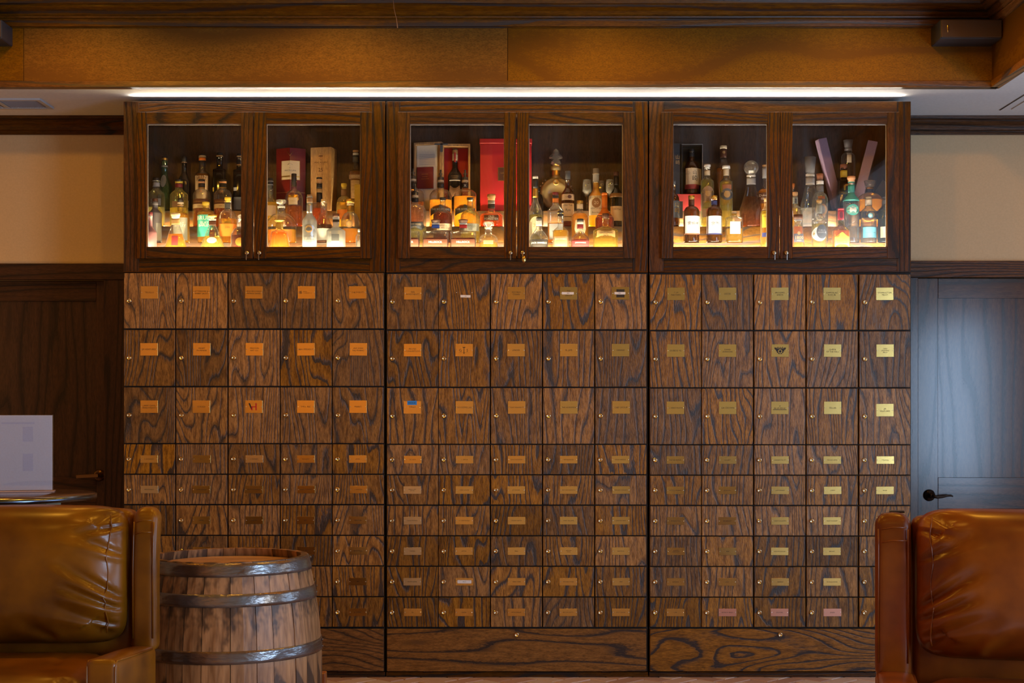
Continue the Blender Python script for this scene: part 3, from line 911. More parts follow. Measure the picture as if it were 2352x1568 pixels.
def plate_mesh(kind, lines, metal, seed):
    """engraved plate with two screws; origin at its centre, front face towards -y"""
    big = kind == 'big'
    w, h, t = (0.0465, 0.0335, 0.0022) if big else (0.0471, 0.0203, 0.0022)
    mb = MB()
    mb.box(-w, w, -t, 0, -h, h, 0, 0.0005)
    T = Matrix.Rotation(R(90), 4, 'X')
    for s in (-1, 1):
        mb.lathe([(0, 0), (0.0026, 0), (0.0022, 0.0009), (0, 0.0012)], 8, 1, 1, 2, Matrix.Translation((s * (w - 0.0052), -t, 0)) @ T)
    ys = -t - 0.0004

    def put(s, zc, hh, maxw, mi=2, x=0.0):
        vs, fs = text_geo(s)
        k = min(hh / 0.7, maxw / max(text_w(s), 1e-6))
        mb.add([(x + a * k, ys, zc + b * k) for a, b in vs], fs, mi)

    def quad(xa, xb, za, zb, mi, y=None):
        y = ys if y is None else y
        mb.box(xa, xb, y - 0.0003, -t, za, zb, mi)
    if isinstance(lines, list):
        n = len(lines)
        hh = {1: 0.0085, 2: 0.0078, 3: 0.0064}[n] if big else {1: 0.0052, 2: 0.0044}[n]
        gap = hh * 1.5
        for i, s in enumerate(lines):
            put(s, (n - 1) / 2 * gap - i * gap, hh, w * (1.62 if big else 1.46))
    elif lines == '#logo':
        for i in range(3):
            quad(-0.036, -0.024, -0.006 + i * 0.005, -0.0035 + i * 0.005, 2)
        quad(-0.036, -0.0335, -0.006, 0.0065, 2)
        put('BITTERS', 0.0042, 0.004, 0.03, 2, -0.006)
        put('ENTERPRISES, LLC', -0.0032, 0.004, 0.05, 2, 0.008)
    elif lines == '#grouptape':
        put('THE', 0.0125, 0.0075, 0.03)
        put('GROUP', -0.0125, 0.0075, 0.04)
        quad(-0.036, 0.028, -0.0066, 0.0062, 3, ys - 0.0005)
        mb.add([(a * 0.009 - 0.002, ys - 0.0011, b * 0.009) for a, b in text_geo('MO')[0]], text_geo('MO')[1], 2)
    elif lines == '#squaretape':
        quad(-0.022, 0.0215, -0.022, 0.021, 2)
        quad(-0.032, 0.026, -0.0066, 0.0066, 3, ys - 0.0006)
        mb.add([(a * 0.009 - 0.005, ys - 0.0013, b * 0.009) for a, b in text_geo('MO')[0]], text_geo('MO')[1], 2)
    elif lines == '#gts':
        put('G', -0.001, 0.014, 0.03, 2, -0.020)
        put('S', -0.001, 0.014, 0.03, 2, 0.017)
        quad(-0.0028, 0.0000, -0.018, 0.013, 2)
        quad(-0.0075, 0.0062, 0.013, 0.0165, 2)
        quad(-0.003, 0.0008, -0.020, -0.010, 2)
        quad(-0.029, 0.026, -0.0145, -0.0138, 2)
    elif lines == '#emblem':
        for za, zb, q in ((0.010, 0.016, 0.031), (0.004, 0.010, 0.028), (-0.004, 0.004, 0.022), (-0.012, -0.004, 0.017), (-0.018, -0.012, 0.010)):
            quad(-q, q, za, zb, 2)
        for q in (-0.012, 0.0, 0.012):
            quad(q - 0.002, q + 0.002, 0.016, 0.020, 2)
        mb.add([(math.cos(a) * 0.011, ys - 0.0008, -0.004 + math.sin(a) * 0.011) for a in [2 * PI * i / 16 for i in range(16)]], [list(range(16))], 0)
        mb.add([(math.cos(a) * 0.007, ys - 0.0012, -0.004 + math.sin(a) * 0.007) for a in [2 * PI * i / 16 for i in range(16)]], [list(range(16))], 2)
        quad(-0.020, 0.020, 0.0115, 0.0135, 0, ys - 0.0006)
    elif lines == '#vh':
        mb.add([(-0.029, ys, 0.019), (-0.021, ys, 0.019), (-0.006, ys, -0.019), (-0.013, ys, -0.019)], [(0, 1, 2, 3)], 2)
        mb.box(-0.013, -0.007, ys - 0.0003, -t, -0.019, 0.002, 4)
        mb.box(-0.007, 0.008, ys - 0.0003, -t, -0.003, 0.002, 4)
        mb.box(0.008, 0.015, ys - 0.0003, -t, -0.019, 0.019, 4)
    elif lines == '#bluetape':
        put('WELLS', 0.002, 0.008, 0.06)
        quad(-0.027, 0.024, 0.013, 0.035, 5, ys - 0.0006)
        for q in range(4):
            mb.box(-0.020 + q * 0.010, -0.014 + q * 0.010, ys - 0.0012, ys - 0.0009, 0.022, 0.0255, 2)
    elif lines == '#ridge':
        mb.add([(-0.0045, ys, 0.0085), (0.0045, ys, 0.0085), (0, ys, 0.013)], [(0, 1, 2)], 2)
        put('BLUE RIDGE', -0.002, 0.008, 0.078)
        quad(-0.036, 0.036, -0.0115, -0.0085, 2)
    elif lines == '#smalltape':
        quad(-0.037, 0.037, -0.0085, 0.0085, 3, ys - 0.0006)
        mb.add([(a * 0.007, ys - 0.0013, b * 0.007) for a, b in text_geo('MO-C')[0]], text_geo('MO-C')[1], 2)
    return mb.mesh('name_plate', [metal, M['screw'], M['ink'], M['white'], M['red_print'], M['blue_tape']])


lock_mb = MB()
TX = Matrix.Rotation(R(90), 4, 'X')
lock_mb.lathe([(0.0125, 0.0), (0.0132, 0.0015), (0.0128, 0.004), (0.0105, 0.0075), (0.0090, 0.0085), (0.0078, 0.0080), (0.0072, 0.0062), (0.0, 0.0062)], 18, 0, 1, 2, TX)
lock_mb.box(-0.0006, 0.0006, -0.0066, -0.006, -0.0042, 0.0042, 1)
LOCK = lock_mb.mesh('cam_lock', [M['lock'], M['ink']])
door_mesh = {}


def locker_door_mesh(w, h):
    k = (round(w, 3), round(h, 3))
    if k not in door_mesh:
        door_mesh[k] = MB().box(-w / 2, w / 2, YD0, YD1, -h / 2, h / 2, 0, 0.0018).mesh('locker_door', M['locker'])
    return door_mesh[k]


rp = random.Random(11)
for u, (p0, p1) in enumerate(UX):
    x0, x1 = wx(p0), wx(p1)
    ox = (x0 + x1) / 2
    lab = '%s bank of oak lockers with brass name plates, %s' % (ORD[u], ('partly hidden by the barrel', 'with the hammer plate and blue tape', 'beside the black-levered door')[u])
    bank = thing('locker_bank', lab, 'lockers', (ox, 0, 0), 0, 'banks of private lockers')
    MB().box(x0 - ox, x1 - ox, 0.0, DEPTH, 0.03, ZSPLIT - 0.001).build('carcass', M['shadow'], bank)
    dy0 = (-2.0, 0.0, 1.3)[u]
    s_ = sc(YD0)
    for r, (t, b) in enumerate(ROWS):
        dy = dy0 * (1 - r / 10.0)
        zt, zb = H + (CY - t - dy) / s_, H + (CY - b - dy) / s_
        for c, xl in enumerate(COLX[u]):
            if r in (0, 3) and False:
                continue
            xa, xb = (xl - CX) / s_, (xl + DOORW - CX) / s_
            ds = [(xb - xa), (zt - zb)]
            d = link('locker_door', locker_door_mesh(*ds), bank, ((xa + xb) / 2 - ox, 0, (zt + zb) / 2))
            txt = PL[r][u * 5 + c]
            big = r < 3
            lk = (-0.1075 if big else -0.1095, YD0, (zt - zb) / 2 - 63.8 / s_ if big else 0.0)
            link('lock', LOCK, d, lk, (0, rp.uniform(-0.9, 0.9), 0))
            pz = (zt - zb) / 2 - 44.3 / s_ if big else 0.0
            pz -= {(2, 14): 0.012}.get((r, u * 5 + c), 0)
            if txt == '#tape':
                mb = MB().box(-0.028, 0.026, -0.0006, 0, -0.0065, 0.0065, 0, 0, Matrix.Rotation(R(1.5), 4, 'Y'))
                vs, fs = text_geo('MO')
                mb.add([(a * 0.006, -0.001, b2 * 0.006) for a, b2 in vs], fs, 1)
                mb.build('paper_label', [M['white'], M['ink']], d, (0.008, YD0, pz - 0.016))
                for sx in (-0.041, 0.041):
                    MB().lathe([(0, 0), (0.0028, 0), (0.0022, 0.001), (0, 0.0012)], 8, 0, 1, 2, TX).build('screw', M['screw'], d, (sx, YD0, pz + 0.004))
                d['label'] = 'locker door without a plate, only two screws and a white tape'
                continue
            metal = M['brass']
            if r == 8 and u == 2 and c in (1, 2, 3):
                metal = M['copper']
            elif (r, u * 5 + c) in ((4, 0), (4, 5), (5, 5), (6, 5), (7, 5), (3, 2)):
                metal = M['brass2']
            pm = plate_mesh('big' if big else 'small', txt, metal, 0)
            # plates are never quite flat on the wood: each mirrors another bit of the room
            po = link('name_plate', pm, d, (rp.uniform(-0.002, 0.002), YD0 + 0.0004, pz), (rp.uniform(-0.012, 0.012), rp.uniform(-0.012, 0.012), rp.uniform(-0.025, 0.025)))
            if isinstance(txt, str):
                po['label'] = {'#logo': 'brass plate with a small block logo', '#grouptape': 'brass plate with white tape across it', '#squaretape': 'brass plate with a dark square and white tape',
                               '#gts': 'brass plate with two letters and a hammer', '#emblem': 'brass plate with a dark engraved badge', '#vh': 'brass plate with black and red letters',
                               '#bluetape': 'brass plate with blue tape on it', '#ridge': 'brass plate with a small triangle', '#smalltape': 'small plate covered by white tape'}[txt]
    # wide bottom drawer, base rail with its dark shadow line
    t, b = 1444, 1541.5
    zt, zb = H + (CY - t) / s_, H + (CY - b) / s_
    xa, xb = (COLX[u][0] - CX) / s_, (COLX[u][4] + DOORW - CX) / s_
    dr_ = MB().box(-(xb - xa) / 2, (xb - xa) / 2, YD0, YD1, -(zt - zb) / 2, (zt - zb) / 2, 0, 0.002).build('drawer', M['drawer'], bank, ((xa + xb) / 2 - ox, 0, (zt + zb) / 2))
    link('lock', LOCK, dr_, (0, YD0, (zt - zb) / 2 - 13.0 / s_))
    cbox('base_rail', M['frame_h'], bank, x0 - ox, x1 - ox, -0.006, 0.012, 0.0, 0.026)
    for q in (0.16, 0.84):
        hb = MB().box(-0.020, 0.020, -0.014, -0.004, -0.0035, 0.0035, 0, 0.001)
        for e in (-0.022, 0.022):
            hb.lathe([(0, -0.004), (0.004, -0.004), (0.004, 0.004), (0, 0.004)], 8, 0, 1, 2, Matrix.Translation((e, -0.010, 0)))
        hb.build('hinge', M['bronze'], bank, (x0 + (x1 - x0) * q - ox, 0, 0.028))

# ------------------------------------------------------------------ bottles
GL = {'c': bottle_glass('clear_bottle_glass', (0.96, 0.965, 0.95), 0.025), 'y': bottle_glass('yellow_bottle_glass', (0.95, 0.84, 0.38), 0.08),
      'g': bottle_glass('green_bottle_glass', (0.20, 0.48, 0.22), 0.16), 'dg': bottle_glass('dark_green_glass', (0.10, 0.12, 0.03), 0.22),
      'k': plain('black_bottle_glass', (0.012, 0.010, 0.010), 0.10, spec=0.7), 'br': bottle_glass('brown_bottle_glass', (0.32, 0.13, 0.03), 0.30),
      'gf': plain('grey_frosted_bottle', (0.16, 0.15, 0.17), 0.35), 'pk': plain('dusty_pink_bottle', (0.30, 0.14, 0.16), 0.35),
      't': bottle_glass('teal_bottle_glass', (0.05, 0.62, 0.50), 0.30), 'fr': bottle_glass('frosted_silver_glass', (0.75, 0.80, 0.86), 0.45, 0.12)}


def liquid(name, col, glow=0.35):
    """spirit in the bottle: refracts what is behind it and scatters a share of the shelf light"""
    m, ns, ls, b = mat_new(name)
    ns.remove(b)
    out = ns['Material Output']
    rf = nd(ns, 'ShaderNodeBsdfRefraction', i_IOR=1.30, i_Roughness=0.04)
    rf.inputs['Color'].default_value = (*col, 1)
    tr = nd(ns, 'ShaderNodeBsdfTransparent')
    tr.inputs['Color'].default_value = (*col, 1)
    tl = nd(ns, 'ShaderNodeBsdfTranslucent')
    tl.inputs['Color'].default_value = (*col, 1)
    df = nd(ns, 'ShaderNodeBsdfDiffuse')
    df.inputs['Color'].default_value = (*col, 1)
    a = nd(ns, 'ShaderNodeMixShader')
    a.inputs[0].default_value = 0.4
    ls.new(tl.outputs[0], a.inputs[1])
    ls.new(df.outputs[0], a.inputs[2])
    c = nd(ns, 'ShaderNodeMixShader')
    c.inputs[0].default_value = 0.45
    ls.new(rf.outputs[0], c.inputs[1])
    ls.new(tr.outputs[0], c.inputs[2])
    ms = nd(ns, 'ShaderNodeMixShader')
    ms.inputs[0].default_value = glow
    ls.new(c.outputs[0], ms.inputs[1])
    ls.new(a.outputs[0], ms.inputs[2])
    ls.new(ms.outputs[0], out.inputs['Surface'])
    return m


LQ = {'amb': liquid('amber_whisky', (0.98, 0.54, 0.04), 0.42), 'or': liquid('orange_whisky', (0.98, 0.47, 0.03), 0.45), 'dk': liquid('dark_whisky', (0.45, 0.13, 0.012), 0.18),
      'red': liquid('red_whisky', (0.62, 0.13, 0.012), 0.22), 'gold': liquid('golden_spirit', (0.98, 0.68, 0.10), 0.3), 'pale': liquid('pale_spirit', (0.97, 0.86, 0.34), 0.15),
      'plum': liquid('plum_brown_spirit', (0.50, 0.22, 0.07), 0.13), 'wat': liquid('clear_spirit', (0.97, 0.975, 0.98), 0.07)}
CO = {'k': (0.015, 0.012, 0.012), 'br': (0.10, 0.035, 0.018), 'w': (0.80, 0.79, 0.76), 'gold': (0.62, 0.38, 0.08), 'cork': (0.62, 0.36, 0.16), 'dcork': (0.32, 0.12, 0.06),
      'red': (0.55, 0.03, 0.04), 'dred': (0.20, 0.02, 0.025), 'navy': (0.03, 0.04, 0.16), 'blue': (0.02, 0.10, 0.60), 'sky': (0.16, 0.56, 0.82), 'grey': (0.16, 0.16, 0.17), 'lgrey': (0.42, 0.43, 0.46),
      'cream': (0.72, 0.60, 0.42), 'beige': (0.62, 0.46, 0.30), 'tan': (0.30, 0.18, 0.10), 'yel': (0.82, 0.62, 0.06), 'or': (0.75, 0.22, 0.03), 'teal': (0.05, 0.45, 0.40), 'lilac': (0.40, 0.28, 0.42),
      'ggrey': (0.30, 0.31, 0.27), 'slate': (0.09, 0.10, 0.12), 'sil': (0.55, 0.58, 0.62), 'peach': (0.80, 0.42, 0.22), 'gtan': (0.48, 0.30, 0.12), 'pew': (0.16, 0.17, 0.19)}
CM = {}


def cmat(k):
    if k not in CM:
        met = 0.85 if k in ('gold', 'pew', 'sil') else 0.0
        CM[k] = plain('printed_' + {'k': 'black', 'br': 'brown', 'w': 'white', 'dg': 'dark'}.get(k, k), CO[k], 0.32 if met else 0.5, met)
    return CM[k]


CRYST = bottle_glass('cut_crystal', (0.96, 0.95, 0.92), 0.20, 0.02)
CROP = {'A': (330, 330, 6.27), 'B': (590, 330, 6.27), 'C': (930, 300, 5.6), 'D': (1190, 330, 6.27), 'E': (1530, 330, 6.27), 'F': (1800, 300, 5.6)}


def smooth(t):
    return t * t * (3 - 2 * t)


def bottle(door, tier, label, cx, top, nt, nb, sh, w, nw, style='s', sq=2.0, g='c', lq=None, lev=None, cap=('cap', 'k', 1.0), bands=(), labels=(), bw=None, y=None, base=None,
           cat='bottle', name='bottle', flatw=None):
    """one bottle from measures taken off the photograph (in the crop's own units): neck top nt, neck bottom nb, shoulder sh, body width w, neck width nw"""
    ox, oy, k = CROP[door]
    yy = TY[tier] if y is None else y
    s = sc(yy)
    X = (ox + cx / k - CX) / s
    Zp = lambda c: H + (CY - (oy + c / k)) / s
    z0 = TIER[tier] if base is None else base
    U = 1.0 / (k * s)
    r, rn = w * U / 2, nw * U / 2
    rb = r if bw is None else bw * U / 2
    hN, hB, hS, hT = Zp(nt) - z0, Zp(nb) - z0, Zp(sh) - z0, Zp(top) - z0
    depth = (flatw * U / 2) if flatw else min(max(r, rb), 0.034 if tier == 0 else 0.043)
    flat = depth / max(r, rb)
    root = thing(name, label, cat, (X, yy, z0))
    nseg = 24 if sq > 2 else 20

    def prof(inset=0.0, zlim=None):
        p = [(0.0, 0.002 + inset), (max(rb - 0.006, rb * 0.7) - inset, 0.0 + inset), (rb - 0.001 - inset, 0.004 + inset), (rb - inset, 0.010 + inset)]
        if bw is not None:                                   # flared body
            for q in range(1, 7):
                t = q / 7
                e = t if style == 'l' else (t ** 0.75 if style == 'f' else smooth(t))
                p.append((rb + (r - rb) * e - inset, 0.010 + (hS - 0.010) * t))
        p.append((r - inset, hS))
        for q in range(1, 8):
            t = q / 8
            if style == 'r':
                e = 1 - math.sqrt(max(0.0, 1 - t * t)) if t < 1 else 1
                e = 0.15 * smooth(t) + 0.85 * e
            elif style == 'l':
                e = t
            else:
                e = smooth(t)
            p.append((r + (rn - r) * e - inset, hS + (hB - hS) * t))
        p.append((rn - inset, hB))
        p.append((rn - inset, hN))
        if zlim is not None:
            out = []
            for a, b in zip(p, p[1:] + [None]):
                if a[1] <= zlim:
                    out.append(a)
                    if b is not None and b[1] > zlim:
                        t = (zlim - a[1]) / (b[1] - a[1] + 1e-9)
                        out.append((a[0] + (b[0] - a[0]) * t, zlim))
                        break
                else:
                    break
            p = out + [(0.0, zlim)]
        else:
            p += [(rn * 1.10, hN), (rn * 1.10, hN + 0.004), (rn * 0.8, hN + 0.005)]
        return [(max(a, 0.0), b) for a, b in p]
    MB().lathe(prof(), nseg, 0, flat, sq).build('glass_body', GL[g], root)
    if lq:
        zl = Zp(lev) - z0 if lev is not None else hS
        zl = max(0.02, min(zl, hN))
        MB().lathe(prof(0.0022, zl), nseg, 0, flat, sq).build('liquid', LQ[lq], root)
    # stopper
    kind, cc, cwid = cap[0], cap[1], cap[2]
    rc = rn * cwid
    mb = MB()
    hh = hT - hN
    if kind == 'cap':
        mb.lathe([(0, hN - 0.001), (rc, hN - 0.001), (rc, hT - 0.0015), (rc * 0.93, hT), (0, hT)], 18, 0)
    elif kind == 'cork':
        mb.lathe([(0, hN - 0.004), (rc * 0.82, hN - 0.004), (rc * 0.86, hN + hh * 0.3), (rc, hN + hh * 0.45), (rc, hT - 0.0015), (rc * 0.9, hT), (0, hT)], 18, 0)
    elif kind == 'cone':
        mb.lathe([(0, hN), (rc * 0.72, hN), (rc, hT - 0.001), (rc * 0.95, hT), (0, hT)], 20, 0)
    elif kind == 'ball':
        R0 = hh / 2
        mb.lathe([(0, hN)] + [(R0 * math.sin(PI * q / 12), hN + R0 - R0 * math.cos(PI * q / 12)) for q in range(1, 12)] + [(0, hT)], 22, 0)
    elif kind == 'oval':
        mb.lathe([(0, hN), (rc * 0.55, hN), (rc * 0.5, hN + hh * 0.15), (rc * 0.95, hN + hh * 0.45), (rc, hN + hh * 0.65), (rc * 0.75, hN + hh * 0.9), (0, hT)], 20, 0)
    elif kind == 'flat':
        mb.lathe([(0, hN), (rc * 0.45, hN), (rc * 0.45, hN + hh * 0.35), (rc * 0.9, hN + hh * 0.45), (rc, hN + hh * 0.75), (rc * 0.95, hT), (0, hT)], 20, 0)
    elif kind == 'figure':                                   # pewter collar with a small standing pig figure
        mb.lathe([(0, hN), (rc, hN), (rc, hN + hh * 0.12), (rc * 0.98, hN + hh * 0.14), (rc * 0.98, hN + hh * 0.34), (rc * 0.5, hN + hh * 0.38), (rc * 0.30, hN + hh * 0.45), (rc * 0.42, hN + hh * 0.58),
                  (rc * 0.34, hN + hh * 0.74), (rc * 0.22, hN + hh * 0.80), (rc * 0.32, hN + hh * 0.88), (rc * 0.24, hN + hh * 0.96), (0, hT)], 16, 0)
        mb.tube([(0, -rc * 0.2, hN + hh * 0.86), (0, -rc * 0.55, hN + hh * 0.84)], [rc * 0.16, rc * 0.10], 8)
        for q in (-1, 1):
            mb.tube([(q * rc * 0.3, 0, hN + hh * 0.68), (q * rc * 0.62, -rc * 0.2, hN + hh * 0.60)], [rc * 0.13, rc * 0.08], 6)
            mb.tube([(q * rc * 0.14, 0, hN + hh * 0.93), (q * rc * 0.26, 0, hN + hh * 1.0)], [rc * 0.09, rc * 0.02], 6)
        mb.lathe([(rc * 1.06, hN - 0.004), (rc * 1.06, hN + hh * 0.10), (rc * 0.9, hN + hh * 0.11)], 16, 1)
    sm = CRYST if cc == 'crystal' else cmat(cc)
    mb.build('stopper', [sm, cmat('cream')], root)
    # neck bands and body labels follow the glass
    pr = prof()

    def rad(z):
        for (ra, za), (rb_, zb) in zip(pr, pr[1:]):
            if za <= z <= zb and zb > za:
                return ra + (rb_ - ra) * (z - za) / (zb - za)
        return rn
    for (b0, b1, bc) in bands:
        za, zb = Zp(b1) - z0, Zp(b0) - z0
        n = 4
        pts = [(rad(za + (zb - za) * q / n) + 0.0007, za + (zb - za) * q / n) for q in range(n + 1)]
        pts = [(pts[0][0] - 0.0007, pts[0][1])] + pts + [(pts[-1][0] - 0.0007, pts[-1][1])]
        MB().lathe(pts, nseg, 0, flat, sq).build('neck_band', cmat(bc), root)
    for li, lb in enumerate(labels):
        lo = 0.0008 + 0.0011 * li
        l0, l1, wf, lc = lb[0], lb[1], lb[2], lb[3]
        shape = lb[4] if len(lb) > 4 and lb[4] else 'rect'
        lines = lb[5] if len(lb) > 5 else ()
        xo = lb[6] if len(lb) > 6 else 0.0
        za, zb = Zp(l1) - z0, Zp(l0) - z0
        zm = (za + zb) / 2
        mats = [cmat(lc)]
        mb = MB()

        def front(x, z, off):
            rr_ = max(rad(min(max(z, 0.011), hN)), 1e-4)
            q = min(abs(x) / rr_, 0.995)
            return -(rr_ * flat * (1 - q ** sq) ** (1.0 / sq)) - off
        hw = wf * rad(min(max(zm, 0.011), hN))
        nx, nz = 10, 4
        if shape == 'rect':
            vs = [(xo * hw + hw * (2 * i / nx - 1), front(xo * hw + hw * (2 * i / nx - 1), za + (zb - za) * j / nz, lo), za + (zb - za) * j / nz) for j in range(nz + 1) for i in range(nx + 1)]
            fs = [(j * (nx + 1) + i, j * (nx + 1) + i + 1, (j + 1) * (nx + 1) + i + 1, (j + 1) * (nx + 1) + i) for j in range(nz) for i in range(nx)]
        else:
            hz = (zb - za) / 2
            pts = []
            if shape == 'oval':
                pts = [(math.cos(2 * PI * q / 20), math.sin(2 * PI * q / 20)) for q in range(20)]
            elif shape == 'arch':
                pts = [(1, -1), (1, 0.35)] + [(math.cos(PI * q / 10), 0.35 + 0.65 * math.sin(PI * q / 10)) for q in range(1, 10)] + [(-1, 0.35), (-1, -1)]
            elif shape == 'gable':
                pts = [(1, -1), (1, 0.3), (0.0, 1.0), (-1, 0.3), (-1, -1)]
            elif shape == 'hex':
                pts = [(0.75, -1), (1, -0.3), (0.8, 1), (-0.8, 1), (-1, -0.3), (-0.75, -1)]
            vs = [(xo * hw, front(xo * hw, zm, lo), zm)]
            for ring in (0.5, 1.0):
                vs += [(xo * hw + hw * a * ring, front(xo * hw + hw * a * ring, zm + hz * b_ * ring, lo), zm + hz * b_ * ring) for a, b_ in pts]
            n = len(pts)
            fs = [(0, 1 + q, 1 + (q + 1) % n) for q in range(n)] + [(1 + q, 1 + n + q, 1 + n + (q + 1) % n, 1 + (q + 1) % n) for q in range(n)]
        mb.add(vs, fs, 0, True)
        for (t_, tc, pos, hf, mw) in lines:                 # writing: text, colour, height in the label (-1..1), capital height and greatest width as shares of the label
            if cmat(tc) not in mats:
                mats.append(cmat(tc))
            vs2, fs2 = text_geo(t_)
            kk = min((zb - za) * hf / 0.7, 2 * hw * mw / max(text_w(t_), 1e-6))
            zc = zm + (zb - za) / 2 * pos
            mb.add([(xo * hw + a * kk, front(xo * hw + a * kk, zc + b_ * kk, lo + 0.0007), zc + b_ * kk) for a, b_ in vs2], fs2, mats.index(cmat(tc)))
        me = mb.mesh('label', mats)
        link('label', me, root)
    return root


B = bottle
NB = ('cap', 'k', 1.15)
# ---- first cabinet, first door
B('A', 3, 'green glass bottle with embossed front and gold-ringed black cap, back row', 300, 190, 262, 430, 640, 215, 88, 's', 2, 'g', None, None, ('cap', 'k', 0.9), [(208, 240, 'gold'), (318, 340, 'ggrey')], [(455, 640, 0.5, 'ggrey', 'oval')])
B('A', 3, 'near-black slender bottle between the green one and the corked amber one', 585, 185, 262, 400, 560, 195, 72, 's', 2, 'k', None, None, ('cap', 'k', 1.1), [(262, 278, 'tan')], [(830, 930, 0.3, 'lgrey', 'rect', (), 1.6)])
B('A', 3, 'tall amber bottle with beige label and corked clear neck, back row', 845, 150, 200, 370, 450, 208, 96, 's', 2, 'c', 'or', 440, ('cork', 'k', 1.02), [(172, 200, 'cream'), (205, 245, 'or')], [(470, 900, 0.88, 'beige', None, (('GLEN', 'br', 0.9, 0.10, 0.8), ('SCOTIA', 'br', 0.72, 0.07, 0.8)))])
B('A', 3, 'square-shouldered black bottle with gold side label, back row beside the amber bottle', 1095, 130, 175, 350, 385, 185, 82, 's', 4, 'k', None, None, ('cap', 'k', 1.05), [(172, 190, 'gtan')], [(640, 700, 0.12, 'yel', 'rect', (), -7.0)])
B('A', 3, 'dark square bottle with blue-grey foot half behind the centre stile', 1382, 145, 180, 360, 390, 170, 75, 's', 4, 'k', None, None, ('cap', 'k', 1.05), [(180, 195, 'gtan'), (300, 318, 'gtan')], [(640, 690, 0.3, 'lgrey', 'rect', (), -2.0), (780, 960, 0.85, 'slate')])
B('A', 2, 'clear bottle with black cap and grey neck label, behind the grey frosted bottle', 180, 490, 545, 640, 740, 245, 98, 's', 2, 'c', 'pale', 920, ('cap', 'k', 1.0), [(530, 545, 'lgrey'), (560, 620, 'lgrey')], [(800, 900, 0.7, 'grey', None, (('KLEIN', 'lgrey', 0.5, 0.3, 0.6), ('ROYAL', 'lgrey', -0.2, 0.3, 0.6)))])
B('A', 2, 'yellow-tinted bottle with black cap, gold ring and red neck band', 508, 515, 548, 650, 740, 258, 104, 's', 2, 'y', 'pale', 950, ('cap', 'k', 1.0), [(545, 572, 'yel'), (578, 632, 'dred')], [(840, 930, 0.6, 'tan'), (930, 990, 0.9, 'yel')])
for cx, lab in ((835, 'red-brown whisky bottle with black label over a cream strip, behind the teal label'), (1140, 'second red-brown whisky bottle with cream strip, behind the diamond-patterned bottle')):
    B('A', 2, lab, cx, 515, 548, 655, 745, 250, 92 if cx < 900 else 100, 'r', 2, 'c', 'dk', 805, ('cap', 'k', 1.0), [(545, 572, 'peach'), (575, 625, 'k'), (632, 640, 'gold')], [(812, 880, 0.98, 'br', None, (('GLENALLACHIE', 'gtan', 0.0, 0.3, 0.8),)), (880, 940, 0.98, 'cream', None, (('AGED 12', 'br', 0, 0.22, 0.4),))])['group'] = 'matching whisky bottles with cream strips'
B('A', 1, 'grey frosted bottle with dark neck standing in the front corner of the first cupboard', 165, 790, 850, 930, 1010, 190, 80, 's', 2, 'gf', None, None, ('cap', 'br', 1.0), [(860, 885, 'lgrey')], [(1150, 1400, 0.3, 'ggrey', 'rect', (), 2.2)])
B('A', 0, 'dusty pink bottle half behind the edge of the first glass door', 95, 985, 1030, 1180, 1290, 180, 62, 's', 2, 'pk', None, None, ('cap', 'pk' if False else 'dred', 1.05), [(1040, 1055, 'lgrey')])
B('A', 1, 'straw-coloured bottle with pale grey label and black cap, behind the corked pyramid decanter', 530, 790, 842, 985, 1050, 262, 84, 'r', 2, 'y', 'gold', 1010, ('cap', 'k', 1.0), [(842, 868, 'cream'), (880, 900, 'gtan')], [(1075, 1400, 0.75, 'ggrey', None, (('ISLAY', 'w', 0.5, 0.10, 0.7), ('BARLEY', 'w', 0.3, 0.10, 0.8)), 0.15)])
B('A', 1, 'yellow bottle with wide teal and white label behind the ornate clear decanter', 895, 840, 905, 950, 1010, 245, 84, 'r', 2, 'y', 'gold', 990, ('cork', 'yel', 1.25), [], [(1035, 1350, 0.97, 'teal', None, (('BRUIC', 'w', 0.72, 0.20, 0.95), ('ISLAY', 'w', 0.28, 0.11, 0.7), ('BARLEY', 'w', 0.04, 0.11, 0.8)))])
B('A', 1, 'corked amber bottle with diamond-shaped neck pattern and orange label', 1210, 770, 835, 950, 1105, 272, 86, 'r', 2, 'c', 'or', 1085, ('cork', 'yel', 1.05), [(850, 935, 'slate')], [(1090, 1180, 0.5, 'gold', 'hex'), (1165, 1345, 0.85, 'or', None, (('JURA', 'br', 0.4, 0.12, 0.4),), 0.15)])
B('A', 0, 'pyramid-shaped amber decanter with pale cork ball stopper', 460, 1000, 1060, 1165, 1185, 135, 115, 'l', 2, 'c', 'amb', 1300, ('cork', 'cream', 1.15), [(1080, 1165, 'gtan')], [(1330, 1470, 0.34, 'dred')], bw=420, name='decanter', cat='decanter')
B('A', 0, 'ornate flared clear decanter with gold stopper and small brown shield label', 990, 1020, 1085, 1185, 1200, 120, 98, 'l', 2, 'c', 'pale', 1330, ('flat', 'gold', 1.35), [(1085, 1105, 'w'), (1110, 1175, 'br')], [(1240, 1350, 0.42, 'br', 'hex', (('XO', 'gold', 0.1, 0.3, 0.5),)), (1350, 1440, 0.5, 'cream', 'oval')], bw=490, name='decanter', cat='decanter')
B('A', 0, 'round dark amber decanter with gold disc, cut off by the first centre stile', 1400, 1020, 1090, 1200, 1330, 290, 70, 'r', 2, 'c', 'dk', 1320, ('oval', 'crystal', 1.3), [], [(1360, 1480, 0.45, 'gold', 'oval')], name='decanter', cat='decanter')

